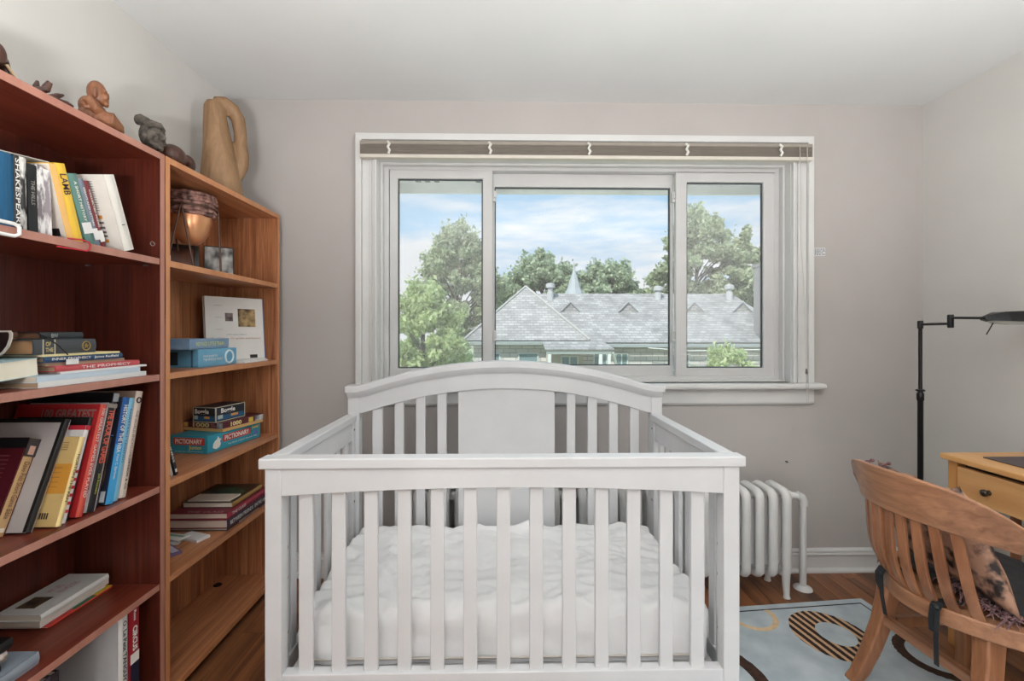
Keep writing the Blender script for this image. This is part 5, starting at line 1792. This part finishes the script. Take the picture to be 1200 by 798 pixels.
obj('hip_ridge', MB().tube([(3.42, 17.98, .95), (wa[0], wa[1], wa[2] + .02)], .05, 6), flat(172, 172, 170, .9), house, world=True)
obj('hip_ridge', MB().tube([(-1.58, 17.98, .95), (wa[0], wa[1], wa[2] + .02)], .05, 6), flat(172, 172, 170, .9), house, world=True)
obj('gutter', MB().box(-1.56, 3.42, 17.92, 18.02, .73, .88), TEAL, house, world=True, bevel=.02)
obj('gutter', MB().box(3.40, 12.5, 18.42, 18.52, .62, .76), flat(150, 158, 160, .7), house, world=True, bevel=.02)
obj('fascia', MB().box(-1.5, 3.4, 18.0, 18.4, .70, .74), TEAL, house, world=True)


def hwin(x0, x1, y, z0, z1, mull=0):
    f = MB()
    lp = lambda a, b, c, d, yy: [(a, yy, c), (b, yy, c), (b, yy, d), (a, yy, d)]
    f.loft([lp(x0 - .06, x1 + .06, z0 - .06, z1 + .06, y - .05), lp(x0, x1, z0, z1, y - .05), lp(x0, x1, z0, z1, y + .03), lp(x0 - .06, x1 + .06, z0 - .06, z1 + .06, y + .03)], closed=True)
    for k in range(mull):
        xm = x0 + (x1 - x0) * (k + 1) / (mull + 1)
        f.box(xm - .025, xm + .025, y - .045, y + .02, z0, z1)
    f.box(x0, x1, y - .045, y + .02, (z0 + z1) / 2 - .02, (z0 + z1) / 2 + .02)
    w = obj('window', f, flat(196, 204, 202, .6), house, world=True)
    obj('pane', MB().box(x0, x1, y - .012, y - .002, z0, z1), flat(120, 142, 146, .15), w, world=True)


hwin(.64, 1.36, 18.35, -1.0, .36)
hwin(-.50, -.18, 18.35, -1.0, .36)
hwin(7.05, 7.75, 18.95, -1.0, .30)
hwin(4.72, 5.16, 18.95, -.9, .32, 1)
hwin(3.80, 4.28, 18.95, -.9, .32, 1)
# porch
obj('porch_roof', slab([(1.55, 16.9, .62), (4.15, 16.9, .62), (3.95, 18.1, .90), (1.55, 18.1, .90)], .06), SHG, house, world=True)
obj('porch_beam', MB().box(1.6, 4.05, 16.95, 17.05, .42, .56), TEAL, house, world=True)
for px in (1.66, 3.58, 3.90):
    obj('porch_post', MB().box(px, px + .12, 16.95, 17.07, GZ, .42), flat(206, 212, 210, .6), house, world=True)
obj('porch_wall', MB().box(1.72, 3.2, 18.2, 18.3, GZ, .42), flat(186, 178, 170, .9), house, world=True)
hwin(2.35, 2.95, 18.2, -.6, .25, 1)
obj('downspout', MB().tube([(4.10, 17.0, .50), (4.45, 17.6, -.25), (4.5, 17.9, GZ)], .06, 8), flat(226, 228, 226, .5), house, world=True)
RS = (RDG - .84) / 4.0
for px in (668, 736, 814, 871):
    yy = 20.9
    xx = (px - 590) / 533 * yy
    zz = .84 + RS * (yy - 18.5)
    d_ = obj('dormer_vent', MB().loft([[(xx - .44, yy - .10, zz - .08), (xx + .44, yy - .10, zz - .08), (xx, yy - .10, zz + .36)], [(xx - .44, yy + .7, zz + .20), (xx + .44, yy + .7, zz + .20), (xx, yy + .7, zz + .36)]]), SHG, house, world=True)
    obj('dormer_trim', MB().tube([(xx - .46, yy - .14, zz - .06), (xx, yy - .14, zz + .39), (xx + .46, yy - .14, zz - .06)], .035, 5), flat(150, 152, 154, .8), d_, world=True)
for px, hh in ((645, .75), (772, .62), (857, .70)):
    yy = 22.0
    xx = (px - 590) / 533 * yy
    zz = .84 + RS * (yy - 18.5)
    obj('roof_vent', MB().lathe([(.18, -.2), (.16, .3), (.13, .32), (.13, hh - .25), (.22, hh - .22), (.22, hh - .05), (.12, hh)], 14, (xx, yy, zz)), flat(176, 178, 180, .7), house, world=True, smooth=40)
obj('spire', MB().lathe([(.95, -.4), (.62, 0), (.36, .55), (.16, 1.2), (.05, 1.55), (.03, 1.9), (.001, 2.0)], 8, (3.74, 24.0, 3.0)), flat(160, 168, 172, .7), house, world=True)
ch = MB().box(10.72, 11.10, 18.75, 19.3, .9, 4.1)
ch.box(10.68, 11.14, 18.70, 19.35, 4.0, 4.12)
obj('chimney', ch, flat(156, 152, 152, .9), house, world=True)
obj('flashing', MB().box(10.66, 11.16, 18.68, 19.37, .95, 1.18), flat(130, 134, 138, .6), house, world=True)
solo('power_line', MB().tube([(-30, 15.4, 1.35), (-6, 15.2, .98), (-1.0, 15.2, .86)], .012, 5), flat(110, 110, 112, .6), 'thin grey overhead wire crossing in front of the left tree', 'wire')
obj('cable', MB().tube([(5.9, 18.42, .60), (7.6, 18.40, .48), (11.0, 18.42, .54)], .022, 5), flat(222, 224, 224, .6), house, world=True)


def leaf_mat(name, c1, c2, c3):
    m, nt, p = new_mat(name)
    ge = _n(nt, 'ShaderNodeNewGeometry')
    ra = _n(nt, 'ShaderNodeValToRGB')
    ra.color_ramp.elements[0].color = srgb(*c1) + (1,)
    ra.color_ramp.elements[1].color = srgb(*c3) + (1,)
    el_ = ra.color_ramp.elements.new(.5)
    el_.color = srgb(*c2) + (1,)
    nt.links.new(ge.outputs['Random Per Island'], ra.inputs['Fac'])
    nt.links.new(ra.outputs['Color'], p.inputs['Base Color'])
    p.inputs['Roughness'].default_value = .6
    tl = _n(nt, 'ShaderNodeBsdfTranslucent')
    nt.links.new(ra.outputs['Color'], tl.inputs['Color'])
    mx = _n(nt, 'ShaderNodeMixShader', Fac=.45)
    out = nt.nodes['Material Output']
    nt.links.new(p.outputs[0], mx.inputs[1])
    nt.links.new(tl.outputs[0], mx.inputs[2])
    nt.links.new(mx.outputs[0], out.inputs['Surface'])
    return m


def leaves(name, clumps, per, size, mat, parent, seed):
    rg_ = np.random.default_rng(seed)
    cs, rs = np.array([c for c, r in clumps]), np.array([r for c, r in clumps])
    n = len(clumps) * per
    idx = np.repeat(np.arange(len(clumps)), per)
    d = rg_.normal(size=(n, 3))
    d /= np.linalg.norm(d, axis=1, keepdims=True)
    rad = rg_.random(n) ** .45
    cc = cs.mean(0)
    od = cs - cc
    od /= np.linalg.norm(od, axis=1, keepdims=True) + 1e-6
    c = cs[idx] + d * (rs[idx] * rad)[:, None] * np.array([1, 1, .75]) + od[idx] * (np.abs(rg_.normal(size=n)) * .55 * rs[idx])[:, None]
    a = rg_.normal(size=(n, 3)); a /= np.linalg.norm(a, axis=1, keepdims=True)
    b = np.cross(a, rg_.normal(size=(n, 3))); b /= np.linalg.norm(b, axis=1, keepdims=True)
    s = size * (.6 + .8 * rg_.random(n))
    a *= s[:, None]; b *= (s * .6)[:, None]
    v = np.stack([c - a, c - b * .9, c + a, c + b * .9], 1).reshape(-1, 3)
    v -= np.array(WM[parent.name].translation)
    me = bpy.data.meshes.new(name)
    me.vertices.add(n * 4); me.loops.add(n * 4); me.polygons.add(n)
    me.vertices.foreach_set('co', v.ravel())
    me.loops.foreach_set('vertex_index', np.arange(n * 4))
    me.polygons.foreach_set('loop_start', np.arange(n) * 4)
    me.polygons.foreach_set('loop_total', np.full(n, 4))
    me.materials.append(mat)
    me.update(); me.validate()
    o = bpy.data.objects.new(name, me)
    COL.objects.link(o)
    o.parent = parent
    WM[o.name] = WM[parent.name]
    o['kind'] = 'stuff'
    return o


BARK = mottled('bark', (92, 84, 78), (130, 122, 114), 8, .9)


def tree(label, x, y, top, r, low, seed, mat, nclump=46, per=420, size=.11, cr=.30, trunk=.16, cat='tree', name='tree', skinny=0.0, group=None):
    t = thing(name, label, cat, (x, y, GZ), group=group)
    rg_ = random.Random(seed)
    zc, hz = (top + low) / 2, (top - low) / 2
    cl_ = []
    nclump, per, cr = int(nclump * 2.6), int(per * .48), cr * .62
    for k in range(nclump):
        while True:
            a, b, c = (rg_.uniform(-1, 1) for _ in range(3))
            q_ = math.sqrt(a * a + b * b + c * c)
            if q_ <= 1 and (q_ > .45 or rg_.random() < .4):
                break
        w = 1 - .45 * max(c, 0) - skinny * max(-c, 0)
        cl_.append(((x + a * r * w, y + b * r * w, zc + c * hz * .93), r * cr * rg_.uniform(.65, 1.15)))
    leaves('foliage', cl_, per, size, mat, t, seed)
    m = MB()
    m.tube([(x, y, GZ), (x + .1, y, (GZ + low) / 2), (x - .05, y, zc), (x, y, top - hz * .3)], [trunk, trunk * .85, trunk * .6, trunk * .2], 8)
    obj('trunk', m, BARK, t, world=True, smooth=60)
    br_ = MB()
    for k in range(0, len(cl_), 5):
        c = Vector(cl_[k][0])
        s_ = Vector((x, y, max(GZ + 1, c.z - hz * .45)))
        br_.tube([tuple(s_), tuple(s_.lerp(c, .5) + Vector((0, 0, .1))), tuple(c)], [trunk * .32, trunk * .22, trunk * .08], 5)
    obj('branches', br_, BARK, t, world=True, smooth=60, kind='stuff')
    return t


LF1 = leaf_mat('maple_leaves', (146, 162, 130), (178, 190, 156), (212, 218, 186))
LF2 = leaf_mat('bright_leaves', (166, 186, 132), (194, 210, 156), (220, 228, 184))
LF3 = leaf_mat('spruce_green_leaves', (140, 160, 132), (172, 188, 158), (204, 214, 186))
tree('tall airy green tree in the left window pane', -2.70, 27, 7.75, 2.45, -.4, 11, LF1, 66, 330, .13, .27)
tree('bright green bushy tree low in the left window pane', -2.25, 13.0, 2.75, 1.25, -1.0, 12, LF2, 44, 330, .075, .34, .09)
tree('dark green bush against the left end of the house', -1.75, 16.6, .9, .75, -2.2, 13, LF3, 24, 300, .075, .36, .07)
tree('yellow green shrub at the foot of the left window pane', -1.95, 11.2, .35, .62, -2.0, 16, LF2, 20, 260, .06, .4, .05, cat='shrub', name='shrub')
tree('broad dense tree behind the house ridge, left of the spire', 2.75, 32, 6.95, 3.0, 0.0, 21, LF3, 70, 360, .15, .28)
tree('rounded dense tree behind the house ridge, right of the spire', 7.3, 32.5, 6.35, 2.9, 0.0, 22, LF3, 64, 360, .15, .28)
tree('low filler tree behind the roof between the two dense trees', 5.0, 35, 5.7, 2.4, 0.0, 26, LF3, 44, 330, .15, .3)
tree('very tall airy tree in the right window pane with bare lower trunk', 12.0, 28, 9.15, 2.7, 1.6, 23, LF1, 58, 300, .13, .26, .17)
tree('slim airy tree at the right edge of the right window pane', 15.0, 28, 7.9, 1.7, 2.0, 24, LF1, 30, 280, .13, .30, .13)
tree('lower leafy tree behind the right end of the roof', 10.3, 27.5, 5.6, 1.6, 1.0, 27, LF1, 30, 280, .13, .3, .12)
tree('low leafy tree by the chimney at the right end of the roof', 14.6, 27, 5.2, 1.6, .5, 28, LF3, 30, 280, .13, .3, .12)
tree('light green rounded shrub below the eave in the right window pane', 6.9, 14.2, .82, 1.25, -2.2, 25, LF2, 40, 320, .07, .3, .07, cat='shrub', name='shrub')
# trees further along the street, hidden by the window frame from straight ahead
tree('broad dark green tree left of the house, beyond the left window jamb', -10.5, 30, 6.2, 3.2, -1.0, 31, LF3, 40, 260, .16, .3)
tree('pale green tree far left beyond the lawn', -19.0, 34, 6.8, 3.6, -1.0, 32, LF1, 40, 260, .17, .3)
tree('broad green tree right of the house, beyond the right window jamb', 20.5, 31, 7.4, 3.2, .0, 33, LF3, 40, 260, .16, .3)
